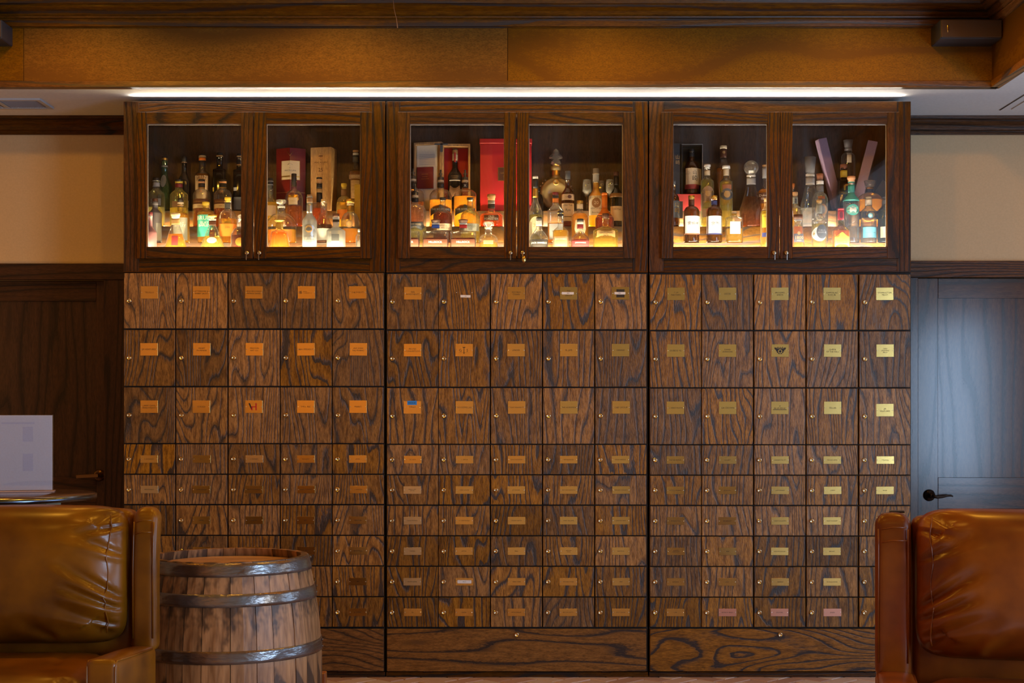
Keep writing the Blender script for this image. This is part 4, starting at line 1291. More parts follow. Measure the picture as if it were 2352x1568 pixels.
# ---- first cabinet, second door
B('B', 3, 'tall orange whisky bottle with wooden cork and white neck ring at the cupboard edge', 1425, 95, 135, 370, 410, 200, 82, 's', 2, 'c', 'or', 400, ('cork', 'cork', 1.05), [(135, 168, 'w'), (180, 268, 'slate')], [(455, 520, 0.92, 'tan', None, (('HIGHLAND', 'cream', 0.3, 0.25, 0.9), ('SINGLE MALT', 'cream', -0.3, 0.2, 0.9))), (540, 800, 0.6, 'gtan', None, tuple(('LIMITED RELEASE', 'br', 0.8 - 0.4 * q, 0.07, 0.9) for q in range(5)))])
B('B', 2, 'black-capped bottle with beige label in front of the dark red box', 195, 495, 660, 760, 870, 205, 82, 's', 2, 'c', 'gold', 850, ('cap', 'k', 1.0), [(540, 548, 'lgrey'), (590, 598, 'lgrey')], [(900, 1050, 0.85, 'beige')])
B('B', 2, 'black-capped bottle with antler emblem and dark whisky, before the red box', 535, 432, 612, 660, 800, 258, 74, 'r', 2, 'c', 'dk', 900, ('cap', 'k', 1.02), [(480, 490, 'gtan'), (540, 552, 'gtan')], [(745, 850, 0.62, 'gold', 'hex'), (790, 890, 0.5, 'cream', 'rect', (('TWELVE', 'gtan', 0, 0.2, 0.6),))])
B('B', 2, 'big round-shouldered bottle with cork and black neck sleeve before the pale wooden box', 900, 487, 575, 850, 860, 225, 80, 'r', 2, 'c', 'red', 940, ('cork', 'cork', 1.0), [(487, 512, 'k'), (578, 645, 'k'), (650, 705, 'gtan'), (712, 850, 'k')])
B('B', 2, 'corked bottle with brick-red label under its shoulder, beside the wooden box', 1255, 572, 640, 760, 880, 220, 78, 'r', 2, 'c', 'gold', 850, ('cork', 'yel', 1.05), [(660, 750, 'tan')], [(850, 940, 0.5, 'gold', 'hex'), (960, 1100, 0.8, 'or')])
B('B', 1, 'wide clear round decanter with flat crystal stopper and orange sleeve at its foot', 350, 810, 900, 1000, 1180, 440, 108, 'r', 2, 'c', 'amb', 1240, ('flat', 'crystal', 1.35), [(900, 920, 'w')], [(1245, 1400, 0.75, 'or')], name='decanter', cat='decanter')
B('B', 0, 'amber trapezoid decanter with tall gold neck and gold stopper', 325, 1090, 1130, 1240, 1270, 230, 100, 'f', 2, 'c', 'or', 1275, ('oval', 'gold', 1.5), [(1130, 1235, 'gold')], bw=400, name='decanter', cat='decanter')
B('B', 0, 'silver vodka bottle with arched frosted plaque and eye emblem', 760, 735, 775, 1000, 1120, 208, 82, 's', 2, 'fr', 'wat', 1130, ('cap', 'tan', 0.9), [(780, 850, 'tan'), (860, 1000, 'sil')], [(1165, 1470, 0.92, 'sil', 'arch', (('BELUGA', 'slate', -0.15, 0.11, 0.8), ('Gold Line', 'slate', -0.42, 0.08, 0.7), ('1900', 'slate', -0.72, 0.08, 0.4))), (1185, 1290, 0.5, 'gtan', 'oval'), (1215, 1265, 0.42, 'slate', 'oval')])
B('B', 1, 'twisted-neck amber decanter standing behind the silver vodka bottle', 960, 800, 840, 1000, 1180, 255, 80, 'l', 2, 'c', 'plum', 1165, ('cap', 'gtan', 0.9), [], [(1230, 1400, 0.8, 'lgrey')], name='decanter', cat='decanter')
B('B', 0, 'small bright clear square bottle with brown cap and black and white label', 1140, 1010, 1060, 1200, 1260, 262, 92, 's', 5, 'fr', 'wat', 1300, ('cap', 'br', 1.05), [(1062, 1090, 'lgrey'), (1095, 1130, 'k')], [(1310, 1410, 0.42, 'slate'), (1410, 1490, 0.42, 'w')])
B('B', 1, 'round-shouldered bottle with gold ridged neck and coin emblem', 1345, 800, 850, 990, 1130, 268, 96, 'r', 2, 'c', 'or', 1230, ('cap', 'gold', 1.25), [(850, 890, 'cream'), (895, 985, 'gold')], [(1110, 1220, 0.38, 'tan', 'oval'), (1130, 1200, 0.24, 'gtan', 'oval')])
B('B', 0, 'little clear bottle at the closing edge beside the gold-necked one', 1478, 1230, 1262, 1290, 1330, 110, 50, 's', 2, 'c', 'wat', 1400, ('cap', 'lgrey', 1.0))

# ---- second cabinet, first door
FG = ('figure', 'pew', 1.0)
B('C', 2, 'round bourbon bottle with pewter figure stopper behind the frame edge', 105, 485, 640, 745, 830, 290, 80, 'r', 2, 'c', 'dk', 920, FG, [(670, 730, 'k')])
B('C', 1, 'clear round bourbon bottle with pewter figure stopper and slanted black label, at the door frame', 132, 680, 850, 945, 1040, 290, 84, 'r', 2, 'c', 'pale', 1230, FG, [(870, 920, 'k')], [(1180, 1285, 0.86, 'slate', 'hex', (('BOSS HOG', 'cream', 0.35, 0.22, 0.85), ('RYE', 'gtan', -0.35, 0.2, 0.4)))])
B('C', 2, 'amber bourbon bottle with standing pig stopper, half full of orange', 460, 500, 655, 750, 850, 292, 84, 'r', 2, 'c', 'or', 895, FG, [(680, 732, 'k')], [(960, 1100, 0.88, 'slate', 'gable', (('THE BOSS HOG', 'w', 0.12, 0.17, 0.92),))])
B('C', 2, 'amber bourbon bottle with dancing pig stopper and white X on its neck', 775, 500, 655, 750, 830, 292, 84, 'r', 2, 'c', 'or', 850, FG, [(680, 735, 'k')], [(960, 1100, 0.88, 'slate', 'gable', (('THE BOSS HOG', 'w', 0.12, 0.17, 0.92),)), (690, 728, 0.7, 'k', 'rect', (('X', 'w', 0, 0.85, 0.8),))])
B('C', 1, 'dark whisky bottle with clear neck, black cap and white label', 487, 860, 890, 1020, 1100, 248, 72, 'r', 2, 'c', 'dk', 1060, NB, [], [(1205, 1290, 0.95, 'cream', None, (('BARRELL', 'br', 0.4, 0.28, 0.9), ('BOURBON', 'br', -0.4, 0.28, 0.9)))])
B('C', 1, 'pale yellow whisky bottle with clear neck, black cap and grey label', 840, 860, 890, 1020, 1110, 248, 76, 'r', 2, 'y', 'pale', 1200, NB, [], [(1205, 1300, 0.9, 'ggrey', None, (('BARRELL', 'k', 0.45, 0.28, 0.9), ('CRAFT SPIRITS', 'k', -0.05, 0.14, 0.9), ('CASK', 'k', -0.55, 0.2, 0.5)))])
B('C', 2, 'squat wide bourbon bottle with round pale stopper and white lettering', 1112, 820, 890, 1040, 1110, 305, 88, 'r', 2, 'c', 'red', 1075, ('cork', 'cork', 1.25), [(888, 900, 'cream'), (905, 945, 'lgrey'), (948, 1000, 'k')], [(1095, 1165, 0.62, 'br', None, (('OLD', 'w', 0.45, 0.36, 0.4), ('FORESTER', 'w', -0.42, 0.40, 1.0)))])
for cx, bc, lab in ((395, 'blue', 'square-shouldered whiskey decanter with blue neck band'), (750, 'red', 'square-shouldered whiskey decanter with red neck band'), (25, 'dred', 'square-shouldered whiskey decanter mostly behind the door frame')):
    B('C', 0, lab, cx, 1145, 1180, 1285, 1305, 330, 96, 's', 6, 'c', 'dk', 1385, ('cork', 'br', 1.3), [(1180, 1208, 'w'), (1213, 1252, bc)], [(1405, 1500, 0.92, 'dred' if False else 'br', None, (('HILLROCK', 'w', 0.28, 0.27, 0.84),))], group=None) if False else \
        B('C', 0, lab, cx, 1145, 1180, 1285, 1305, 330, 96, 's', 6, 'c', 'dk', 1385, ('cork', 'br', 1.3), [(1180, 1208, 'w'), (1213, 1252, bc)], [(1405, 1500, 0.92, 'br', None, (('HILLROCK', 'w', 0.28, 0.27, 0.84),))])
B('C', 0, 'small round clear decanter with oval crystal stopper', 1075, 1165, 1250, 1330, 1410, 245, 90, 'r', 2, 'c', 'gold', 1440, ('oval', 'crystal', 1.6), [(1245, 1262, 'cream')], [(1420, 1465, 0.5, 'gtan', None, (('PLATINUM', 'br', 0, 0.4, 0.9),))], name='decanter', cat='decanter')

# ---- second cabinet, second door
B('D', 1, 'tall bottle with white cap, dark neck and gold band beside the red gift box', 250, 470, 505, 800, 1010, 205, 76, 's', 2, 'c', 'pale', 1030, ('cap', 'w', 1.05), [(505, 645, 'k'), (645, 780, 'gold')], [(1060, 1400, 0.85, 'cream', 'arch', (('24', 'gtan', 0.25, 0.16, 0.4),))])
B('D', 2, 'plain dark round-shouldered bottle behind the white-capped one', 285, 640, 690, 720, 800, 160, 70, 'r', 2, 'k', None, None, ('cap', 'k', 1.0))
B('D', 1, 'square whisky bottle with red cap, cork neck and blue-grey label', 540, 700, 750, 870, 980, 230, 84, 's', 5, 'c', 'or', 1150, ('cork', 'dred', 1.05), [(752, 785, 'k'), (790, 850, 'or')], [(1165, 1390, 0.85, 'lgrey', None, (('Bomberg', 'slate', 0.05, 0.12, 0.6),), 0.05)])
B('D', 2, 'dark amber bottle with two cream labels beside the crystal disc decanter', 715, 395, 530, 620, 740, 190, 74, 's', 2, 'br', 'dk', 660, ('cap', 'slate', 1.05), [(395, 420, 'grey')], [(735, 822, 0.95, 'beige', None, (('Vintage', 'br', 0, 0.2, 0.5),), 0), (750, 800, 0.3, 'br', 'oval', (), 0.8), (868, 1060, 0.92, 'beige', None, (('Old Tub', 'k', 0.7, 0.14, 0.8), ('Rye', 'k', 0.0, 0.3, 0.4))), (1068, 1125, 0.9, 'cream')])
B('D', 2, 'whiskey bottle with grey capsule and ornate white label before the tasting glasses', 1120, 358, 555, 650, 780, 215, 92, 's', 2, 'c', 'amb', 560, ('cap', 'lgrey', 0.95), [(430, 446, 'w')], [(760, 1040, 0.92, 'w', None, (("20", 'slate', 0.3, 0.20, 0.4), ("KENTUCKY", 'slate', -0.30, 0.10, 0.8), ("Bourbon", 'slate', -0.72, 0.12, 0.6))), (790, 935, 0.6, 'tan', 'oval', (('20', 'w', 0, 0.35, 0.5),))])
B('D', 1, 'dark red whiskey bottle dipped in orange wax to its shoulders', 1245, 708, 740, 930, 1090, 270, 80, 's', 2, 'c', 'red', 1060, ('cap', 'or', 1.05), [(745, 930, 'or'), (930, 1035, 'or')])
B('D', 2, 'olive green bottle with cream label by the cabinet edge', 1415, 403, 470, 620, 760, 195, 70, 's', 2, 'dg', 'plum', 800, ('cap', 'br', 1.1), [(475, 600, 'k'), (720, 780, 'tan')], [(910, 1120, 0.9, 'beige', None, (('Old Rye', 'br', 0.6, 0.12, 0.7),))])
B('D', 0, 'flared clear bottle with black cap and black label with white arched lettering', 300, 1060, 1092, 1200, 1375, 268, 80, 's', 2, 'c', 'wat', 1390, ('cap', 'k', 1.05), [(1095, 1185, 'w')], [(1385, 1510, 0.97, 'k', None, (("JACK DANIEL'S", 'w', 0.2, 0.27, 0.86),))])
B('D', 0, 'whiskey bottle with black stopper and brown label, before the red-capped square bottle', 612, 968, 1010, 1180, 1270, 225, 82, 's', 3, 'c', 'gold', 1250, ('cap', 'k', 1.05), [(990, 1012, 'gold'), (1015, 1050, 'k')], [(1345, 1490, 0.97, 'tan', None, (("JACK DANIEL'S", 'w', 0.5, 0.17, 0.75), ('BONDED', 'gtan', 0.1, 0.1, 0.5), ('TENNESSEE WHISKEY', 'gtan', -0.25, 0.1, 0.7)))])
B('D', 1, 'round-shouldered amber whiskey bottle with cork and glowing cream label', 890, 820, 870, 985, 1080, 252, 88, 'r', 2, 'c', 'amb', 1010, ('cork', 'gold', 1.05), [(870, 940, 'cream')], [(1110, 1310, 0.65, 'cream', 'hex')])
B('D', 0, 'dark red whiskey bottle with black cap and red label, before the corked amber one', 895, 1082, 1125, 1250, 1390, 265, 88, 's', 3, 'c', 'red', 1380, ('cap', 'k', 1.05), [(1125, 1160, 'w'), (1160, 1225, 'dred')], [(1405, 1490, 0.92, 'dred', None, (("JACK DANIEL'S", 'w', 0.35, 0.30, 0.62),))])
B('D', 0, 'broad pale yellow bottle with brown square cap and arched tan label', 1260, 1005, 1080, 1180, 1260, 358, 96, 's', 4, 'y', 'pale', 1360, ('cap', 'br', 1.0), [], [(1235, 1355, 0.74, 'gtan', 'arch', (('GENTLEMAN', 'k', 0.05, 0.20, 0.86), ('JACK', 'k', -0.55, 0.20, 0.5)))])

# ---- third cabinet, first door
B('E', 3, 'single malt bottle with big white label and brush writing, inside the open black box', 370, 70, 130, 250, 370, 218, 78, 'r', 2, 'br', 'dk', 330, ('cap', 'k', 1.1), [(130, 190, 'k')], [(365, 600, 0.96, 'cream', None, (('\u5c71', 'k', 0.45, 0.20, 0.4), ('\u5d0e', 'k', -0.25, 0.26, 0.4), ), 0.30), (365, 600, 0.3, 'cream', None, (('THE', 'k', 0.6, 0.04, 0.5), ('YAMAZAKI', 'k', 0.38, 0.05, 1.0), ('SINGLE MALT', 'k', 0.24, 0.035, 1.0)), -1.9), (600, 665, 0.96, 'dred')], y=0.362, base=wz(446, 0.362))
B('E', 2, 'tall golden tequila bottle with white ball cap and brown label', 592, 300, 352, 480, 545, 188, 78, 's', 2, 'c', 'pale', 520, ('cork', 'w', 1.25), [(385, 460, 'cream')], [(620, 915, 0.92, 'tan', 'arch', (('EL TESORO', 'gold', 0.42, 0.12, 0.95), ('PARADISO', 'gold', -0.55, 0.08, 0.8))), (690, 770, 0.4, 'gtan', 'oval'), (945, 1070, 0.85, 'tan')])
B('E', 3, 'tall amber conical bottle with brown capsule and pale cap, back row', 825, 30, 75, 215, 380, 205, 88, 's', 2, 'c', 'or', 360, ('cap', 'cream', 1.12), [(75, 205, 'br')], [(110, 150, 0.5, 'gtan', 'oval'), (560, 900, 0.7, 'dcork')])
B('E', 2, 'golden tequila bottle with flat white cap and black oval emblem', 865, 318, 358, 480, 560, 186, 78, 's', 2, 'c', 'pale', 550, ('cap', 'w', 1.45), [(362, 465, 'cream')], [(600, 670, 0.7, 'dcork'), (655, 825, 0.95, 'slate', 'oval', (('EL TESORO', 'gtan', 0.45, 0.16, 0.8),)), (690, 790, 0.5, 'gtan', 'oval')])
B('E', 2, 'conical tequila decanter with large glass ball stopper', 1225, 240, 452, 600, 960, 335, 128, 'l', 2, 'c', 'plum', 770, ('ball', 'crystal', 1.0), [(452, 478, 'w'), (490, 592, 'lgrey')], name='decanter', cat='decanter', y=0.262)
B('E', 2, 'amber tequila bottle with white gothic lettering and woven neck, at the frame edge', 1428, 305, 345, 620, 690, 205, 82, 's', 2, 'c', 'or', 660, ('cork', 'cork', 1.05), [(345, 500, 'lgrey')], [(715, 870, 0.95, 'br', None, (('Dulce Vida', 'w', 0.5, 0.34, 0.98), ('TEQUILA', 'w', -0.15, 0.18, 0.8), ('ANEJO', 'w', -0.65, 0.12, 0.6)))])
B('E', 1, 'brown Japanese whisky bottle with gold cap, brown neck band and white label', 365, 748, 800, 900, 985, 228, 82, 'r', 2, 'br', 'dk', 1010, ('cap', 'gold', 1.08), [(800, 890, 'br')], [(1050, 1300, 0.96, 'w', None, (('\u5bae\u57ce\u5ce1', 'k', 0.12, 0.17, 0.7),), 0.1), (1300, 1318, 0.96, 'dcork')])
B('E', 1, 'brown Japanese whisky bottle with gold cap, navy neck band and white label', 693, 748, 800, 900, 985, 226, 82, 'r', 2, 'br', 'dk', 1010, ('cap', 'gold', 1.08), [(820, 885, 'navy')], [(1050, 1300, 0.98, 'w', None, (('\u4f59\u5e02', 'k', 0.12, 0.18, 0.6),)), (1300, 1318, 0.98, 'navy')])
B('E', 1, 'small square whisky bottle with short neck and plain white label', 978, 975, 1010, 1035, 1075, 240, 70, 's', 5, 'c', 'gold', 1230, ('cap', 'cream', 1.0), [(1010, 1030, 'gold')], [(1090, 1135, 0.42, 'tan', 'rect', (), 0.8), (1135, 1310, 0.62, 'w')])
B('E', 2, 'dark single malt bottle with grey label and gold brush writing, behind the frame edge', 100, 530, 600, 720, 830, 190, 76, 'r', 2, 'br', 'dk', 780, ('cap', 'slate', 1.0), [], [(830, 1075, 0.95, 'slate', None, (('\u5c71', 'gold', 0.55, 0.22, 0.4), ('\u5d0e', 'gold', -0.15, 0.26, 0.4)), 0.55)])
B('E', 0, 'straw-wrapped yellow tequila bottle with pale and navy labels, at the centre stile', 1452, 780, 840, 900, 1000, 185, 76, 's', 2, 'y', 'gold', 1000, ('cap', 'gtan', 1.1), [(840, 960, 'gtan')], [(975, 1215, 0.85, 'yel', None, (('REPOSADO', 'br', 0.3, 0.10, 0.8),)), (1290, 1350, 0.85, 'navy')])

# ---- third cabinet, second door
B('F', 3, 'empty-looking clear bottle with dark glass stopper inside the lilac V-shaped box', 830, 122, 228, 290, 340, 178, 92, 'r', 2, 'c', 'wat', 700, ('cone', 'grey', 1.35), [(235, 262, 'lgrey')], [(300, 425, 0.32, 'w', 'rect', (), -0.2)])
B('F', 2, 'black square bottle with brown cork, yellow neck band and gold horseshoe', 772, 435, 495, 620, 655, 178, 80, 's', 5, 'k', None, None, ('cap', 'dcork', 1.15), [(515, 605, 'yel')], [(700, 780, 0.45, 'gold', 'arch', (), 0.6), (722, 782, 0.22, 'k', 'arch', (), 1.2), (795, 830, 0.9, 'k', None, (('HERRADURA', 'gold', 0.3, 0.40, 0.95), ('LEGEND', 'gold', -0.6, 0.36, 0.6)))])
B('F', 1, 'teal-topped fluted bottle with peach cork and winged oval label', 870, 588, 650, 810, 900, 205, 80, 's', 2, 'c', 'wat', 950, ('cork', 'peach', 1.3), [(650, 672, 'teal'), (676, 696, 'sil'), (700, 800, 'teal'), (805, 910, 'teal')], [(958, 1100, 0.80, 'teal', 'oval', (('GRAN', 'w', 0.62, 0.08, 0.4), ('CENTENARIO', 'w', 0.42, 0.10, 0.8), ('CRISTALINO', 'w', -0.55, 0.10, 0.7))), (1000, 1060, 0.45, 'w', 'hex')])
B('F', 2, 'broad amber decanter with faceted crystal stopper and navy labels', 1108, 645, 728, 800, 900, 325, 92, 'r', 2, 'c', 'or', 890, ('cone', 'crystal', 1.65), [(728, 752, 'gold'), (756, 795, 'navy')], [(1045, 1150, 0.98, 'navy', None, (('RESERVA', 'gold', 0.2, 0.25, 0.7),)), (1060, 1130, 0.25, 'cream', 'oval')], name='decanter', cat='decanter')
B('F', 1, 'clear bottle with white neck and sky blue label', 1092, 852, 880, 970, 1050, 202, 84, 's', 2, 'c', 'wat', 1130, ('cap', 'w', 0.95), [(880, 965, 'w')], [(1250, 1385, 0.85, 'sky', None, (('PREMIUM', 'slate', 0.65, 0.08, 0.5), ('Tequila Plata', 'slate', 0.0, 0.16, 0.8))), (1075, 1135, 0.30, 'sky', 'oval'), (1090, 1122, 0.17, 'w', 'oval')])
B('F', 1, 'dark bottle with cream label and blue medallion at the cabinet edge', 1308, 855, 880, 950, 1040, 195, 76, 's', 2, 'dg', None, None, ('cap', 'slate', 1.0), [(895, 950, 'slate')], [(1245, 1385, 0.8, 'cream'), (1080, 1140, 0.28, 'sky', 'oval'), (1095, 1128, 0.16, 'cream', 'oval')])
B('F', 2, 'conical clear bottle with tall grey tapered stopper and printed neck', 340, 340, 555, 700, 960, 245, 112, 'l', 2, 'c', 'wat', 1000, ('cone', 'grey', 1.35), [(560, 590, 'w'), (600, 685, 'lgrey'), (686, 700, 'w')], [(745, 800, 0.5, 'grey', 'oval')])
B('F', 1, 'clear bottle with brown cork, white collar and ribbed grey neck', 467, 555, 648, 800, 900, 202, 90, 'r', 2, 'c', 'wat', 1020, ('cone', 'dcork', 1.05), [(648, 692, 'w'), (705, 790, 'grey')], [(855, 890, 0.45, 'dcork'), (950, 1110, 0.75, 'tan', 'oval'), (975, 1085, 0.5, 'grey', 'oval')])
B('F', 0, 'clear bottle with green-grey neck and dark oval label over a white crescent', 458, 890, 940, 1075, 1170, 195, 72, 's', 2, 'c', 'pale', 1200, ('cork', 'gtan', 1.05), [(940, 1070, 'ggrey')], [(1240, 1430, 0.9, 'w', 'oval', (), -0.12), (1215, 1400, 0.72, 'slate', 'oval', (('CIELO', 'lgrey', 0.2, 0.12, 0.6), ('RESERVA', 'lgrey', -0.1, 0.1, 0.8)), 0.25)])
B('F', 0, 'amber tapered tequila bottle with brown cap and navy label with a number', 185, 1080, 1140, 1215, 1245, 120, 92, 's', 4, 'c', 'or', 1235, ('cap', 'br', 1.3), [(1145, 1160, 'lgrey')], [(1330, 1440, 0.92, 'slate', None, (('1800', 'peach', 0.1, 0.36, 0.8), ('ANEJO', 'cream', -0.6, 0.12, 0.6))), (1300, 1345, 0.3, 'gtan', 'oval')], bw=185)
B('F', 1, 'cut-glass bottle with pale cork and black neck medallion by the centre stile', 148, 790, 850, 950, 1020, 195, 62, 's', 2, 'c', 'pale', 1120, ('cork', 'cork', 1.1), [(850, 940, 'ggrey')], [(875, 935, 0.7, 'slate', 'oval')])
B('F', 2, 'orange-stoppered bottle mostly behind the centre stile', 112, 680, 740, 830, 900, 150, 50, 's', 2, 'c', 'gold', 880, ('cork', 'or', 1.2))
B('F', 0, 'green-glass tequila bottle with red wax neck and gabled gold label', 735, 1000, 1020, 1200, 1300, 218, 74, 's', 4, 'y', 'or', 1290, ('cap', 'red', 1.1), [(1022, 1150, 'red')], [(1040, 1130, 0.6, 'dred', 'oval'), (1310, 1500, 0.85, 'yel', 'gable', (('Reserva', 'red', -0.20, 0.15, 0.9), ('DE LA FAMILIA', 'br', -0.5, 0.08, 0.7)))])

# ---- boxes and special pieces on the top steps
Y3 = 0.372


def crate(name, label, cat, x, z, y=Y3, rz=0.0):
    return thing(name, label, cat, (x, y, z), rz)


def flat_text(mb, s, x, y, z, h, maxw, mi):
    vs, fs = text_geo(s)
    k = min(h / 0.7, maxw / max(text_w(s), 1e-6))
    mb.add([(x + a * k, y, z + b * k) for a, b in vs], fs, mi)


def tree_mark(mb, x, y, z, w, mi):
    """small oval emblem of a wide tree over a line"""
    mb.add([(x + w * math.cos(PI * q / 10), y, z + w * 0.42 * math.sin(PI * q / 10)) for q in range(11)], [list(range(11))], mi)
    mb.add([(x - w * 0.5, y, z - w * 0.10), (x + w * 0.5, y, z - w * 0.10), (x + w * 0.35, y, z - w * 0.22), (x - w * 0.35, y, z - w * 0.22)], [(0, 1, 2, 3)], mi)


redbox = plain('red_lacquered_box', (0.16, 0.012, 0.008), 0.28)
redsatin = plain('bright_red_box', (0.62, 0.02, 0.03), 0.5)
pinewood = wood('pale_box_wood', (0.62, 0.36, 0.13), (0.54, 0.29, 0.10), (0.40, 0.20, 0.07), 'z', freq=5, lin=14, vary=0.05, bump=0.1, rough=0.45)
goldp = plain('gold_foil', (0.70, 0.46, 0.14), 0.3, 0.9)
# dark red whisky box standing corner-on
s3 = sc(0.345)
xr = (667 - CX) / s3
bx = crate('gift_box', 'dark red six-sided whisky gift box with white square label', 'box', xr, TIER[3], 0.372)
hh = wz(340, 0.34) - TIER[3]
mb = MB()
P6 = [(-0.082, -0.006), (0.0, -0.046), (0.082, -0.006), (0.060, 0.044), (-0.060, 0.044)]
n = len(P6)
mb.add([(a, b, 0) for a, b in P6] + [(a, b, hh) for a, b in P6], [(q, (q + 1) % n, n + (q + 1) % n, n + q) for q in range(n)] + [tuple(range(n))[::-1], tuple(range(n, 2 * n))], 0)
mb.build('box_body', redbox, bx)
mb = MB()


def on_edge(x, off):
    return -0.046 + abs(x) / 0.082 * 0.040 - off


def wedge(mb, xa, xb, za, zb, mi, off):
    for a, b in ((xa, min(0, xb)), (max(0, xa), xb)):
        if b > a:
            mb.add([(a, on_edge(a, off), za), (b, on_edge(b, off), za), (b, on_edge(b, off), zb), (a, on_edge(a, off), zb)], [(0, 1, 2, 3)], mi)


zq = lambda c: wz(330 + c / 6.27, 0.335) - TIER[3]
wedge(mb, -0.051, 0.052, zq(518), zq(242), 1, 0.0006)
wedge(mb, -0.049, 0.050, zq(514), zq(246), 0, 0.0011)
wedge(mb, -0.049, 0.050, zq(480), zq(462), 1, 0.0015)
for s_, c, h in (('The', 350, 0.004), ('MACALLAN', 384, 0.0085)):
    vs, fs = text_geo(s_)
    k = min(h / 0.7, 0.086 / text_w(s_))
    mb.add([(a * k, on_edge(a * k, 0.0018), zq(c) + b * k) for a, b in vs], fs, 2)
vs = [(0.013 * math.cos(PI * q / 10), on_edge(0.013 * math.cos(PI * q / 10), 0.0018), zq(306) + 0.007 * math.sin(PI * q / 10)) for q in range(11)]
mb.add(vs, [list(range(11))], 2)
for (xa, za), (xb, zb) in (((-0.016, zq(112)), (0.016, zq(112))), ((-0.016, zq(112)), (0, zq(176))), ((0.016, zq(112)), (0, zq(176)))):
    mb.tube([(xa, on_edge(xa, 0.0008), za), (xb, on_edge(xb, 0.0008), zb)], 0.0009, 5, 1)
wedge(mb, -0.080, 0.080, zq(700), zq(696), 1, 0.0006)
mb.build('label', [cmat('cream'), goldp, cmat('slate')], bx)
# pale wooden box
s3 = sc(0.33)
x0, x1 = (713.8 - CX) / s3, (764 - CX) / s3
bx = crate('gift_box', 'pale wooden whisky box with the number 25 printed on its front', 'box', (x0 + x1) / 2 + 0.006, TIER[3], 0.374, R(-13))
hw = (x1 - x0) / 2 / math.cos(R(13)) * 0.97
hh = wz(338, 0.33) - TIER[3]
MB().box(-hw, hw, -0.048, 0.048, 0, hh, 0, 0.002).build('box_body', pinewood, bx)
mb = MB()
zq = lambda c: wz(330 + c / 6.27, 0.325) - TIER[3]
yf = -0.0486
tree_mark(mb, 0.0, yf, zq(182), 0.014, 0)
flat_text(mb, 'The', 0, yf, zq(230), 0.005, 0.02, 0)
flat_text(mb, 'MACALLAN', 0, yf, zq(268), 0.010, 0.088, 0)
flat_text(mb, 'HIGHLAND SINGLE MALT', 0, yf, zq(300), 0.0026, 0.07, 0)
flat_text(mb, '25', 0, yf, zq(374), 0.020, 0.034, 0)
flat_text(mb, 'SHERRY OAK YEARS OLD', 0, yf, zq(440), 0.0026, 0.075, 0)
flat_text(mb, 'SCOTCH WHISKY', 0, yf, zq(468), 0.0022, 0.05, 0)
mb.build('print', cmat('br'), bx)
MB().lathe([(0, 0), (0.003, 0), (0.002, 0.002), (0, 0.002)], 10, 0, 1, 2, Matrix.Translation((hw, -0.03, zq(490))) @ Matrix.Rotation(R(90), 4, 'Y')).build('clasp', M['screw'], bx)
# yellow carton at the edge
yc = crate('carton', 'plain gold-yellow bottle carton at the end of the first cabinet', 'box', wx(824, 0.268), TIER[2], 0.272)
mb = MB().box(-0.022, 0.022, -0.02, 0.02, 0, wz(423, 0.25) - TIER[2], 0, 0.001)
for q in range(6):
    mb.tube([(-0.022, -0.0206, 0.03 + q * 0.035), (0.022, -0.0206, 0.055 + q * 0.035)], 0.0006, 4, 1)
mb.build('box_body', [plain('yellow_card', (0.55, 0.36, 0.04), 0.4), goldp], yc)

# hinged cognac case, open: lid turned out, bottle lying upright against the red lining
c0, c1 = wx(1014.5, 0.33), wx(1080, 0.33)
ct = wz(330, 0.33)
zb_ = TIER[3]
case = crate('presentation_case', 'open wooden cognac case with red lining and a paper-lined lid', 'case', c0, zb_, 0.33)
wcs = c1 - c0
hc = ct - zb_
mb = MB()
mb.box(0, wcs, 0.078, 0.09, 0, hc, 0).box(0, 0.011, 0.0, 0.078, 0, hc, 0).box(wcs - 0.011, wcs, 0.0, 0.078, 0, hc, 0).box(0.011, wcs - 0.011, 0, 0.078, 0, 0.011, 0).box(0.011, wcs - 0.011, 0, 0.078, hc - 0.014, hc, 0)
mb.build('case_body', pinewood, case)
MB().box(0.011, wcs - 0.011, 0.070, 0.078, 0.011, hc - 0.014).build('lining', redsatin, case)
lw_ = wcs * 1.02
RL = Matrix.Rotation(R(-13), 4, 'Z')       # lid opens towards the glass
lid = MB()
lid.box(-lw_, -0.001, 0.030, 0.040, 0, hc + 0.012, 0, 0, RL).box(-lw_, -lw_ + 0.010, 0.0, 0.030, 0, hc + 0.012, 0, 0, RL).box(-0.012, -0.001, 0.0, 0.030, 0, hc + 0.012, 0, 0, RL)
lid.box(-lw_ + 0.010, -0.012, 0, 0.030, hc, hc + 0.012, 0, 0, RL).box(-lw_ + 0.010, -0.012, 0, 0.030, 0, 0.010, 0, 0, RL)
lid.build('lid', pinewood, case)
pp = MB().box(-lw_ + 0.012, -0.030, 0.020, 0.029, 0.012, hc - 0.002, 0, 0, RL)
for q in range(7):
    pp.box(-lw_ + 0.026, -0.046, 0.0195, 0.020, hc - 0.055 - q * 0.009, hc - 0.053 - q * 0.009, 1, 0, RL)
pp.build('lid_paper', [plain('ivory_paper', (0.88, 0.82, 0.70), 0.6), cmat('lgrey')], case)
bk = MB().box(-lw_ + 0.016, -0.052, 0.006, 0.018, hc - 0.245, hc - 0.125, 0, 0.001, RL)
for q, s_ in enumerate(('MIZUNARA', 'COGNAC', 'COLLECTION')):
    vs, fs = text_geo(s_)
    k = min(0.0075, 0.055 / text_w(s_))
    bk.add([(-lw_ / 2 - 0.018 + a * k, 0.0054, hc - 0.165 - q * 0.013 + b * k) for a, b in vs], fs, 1, False, RL)
bk.build('booklet', [cmat('dred'), goldp], case)
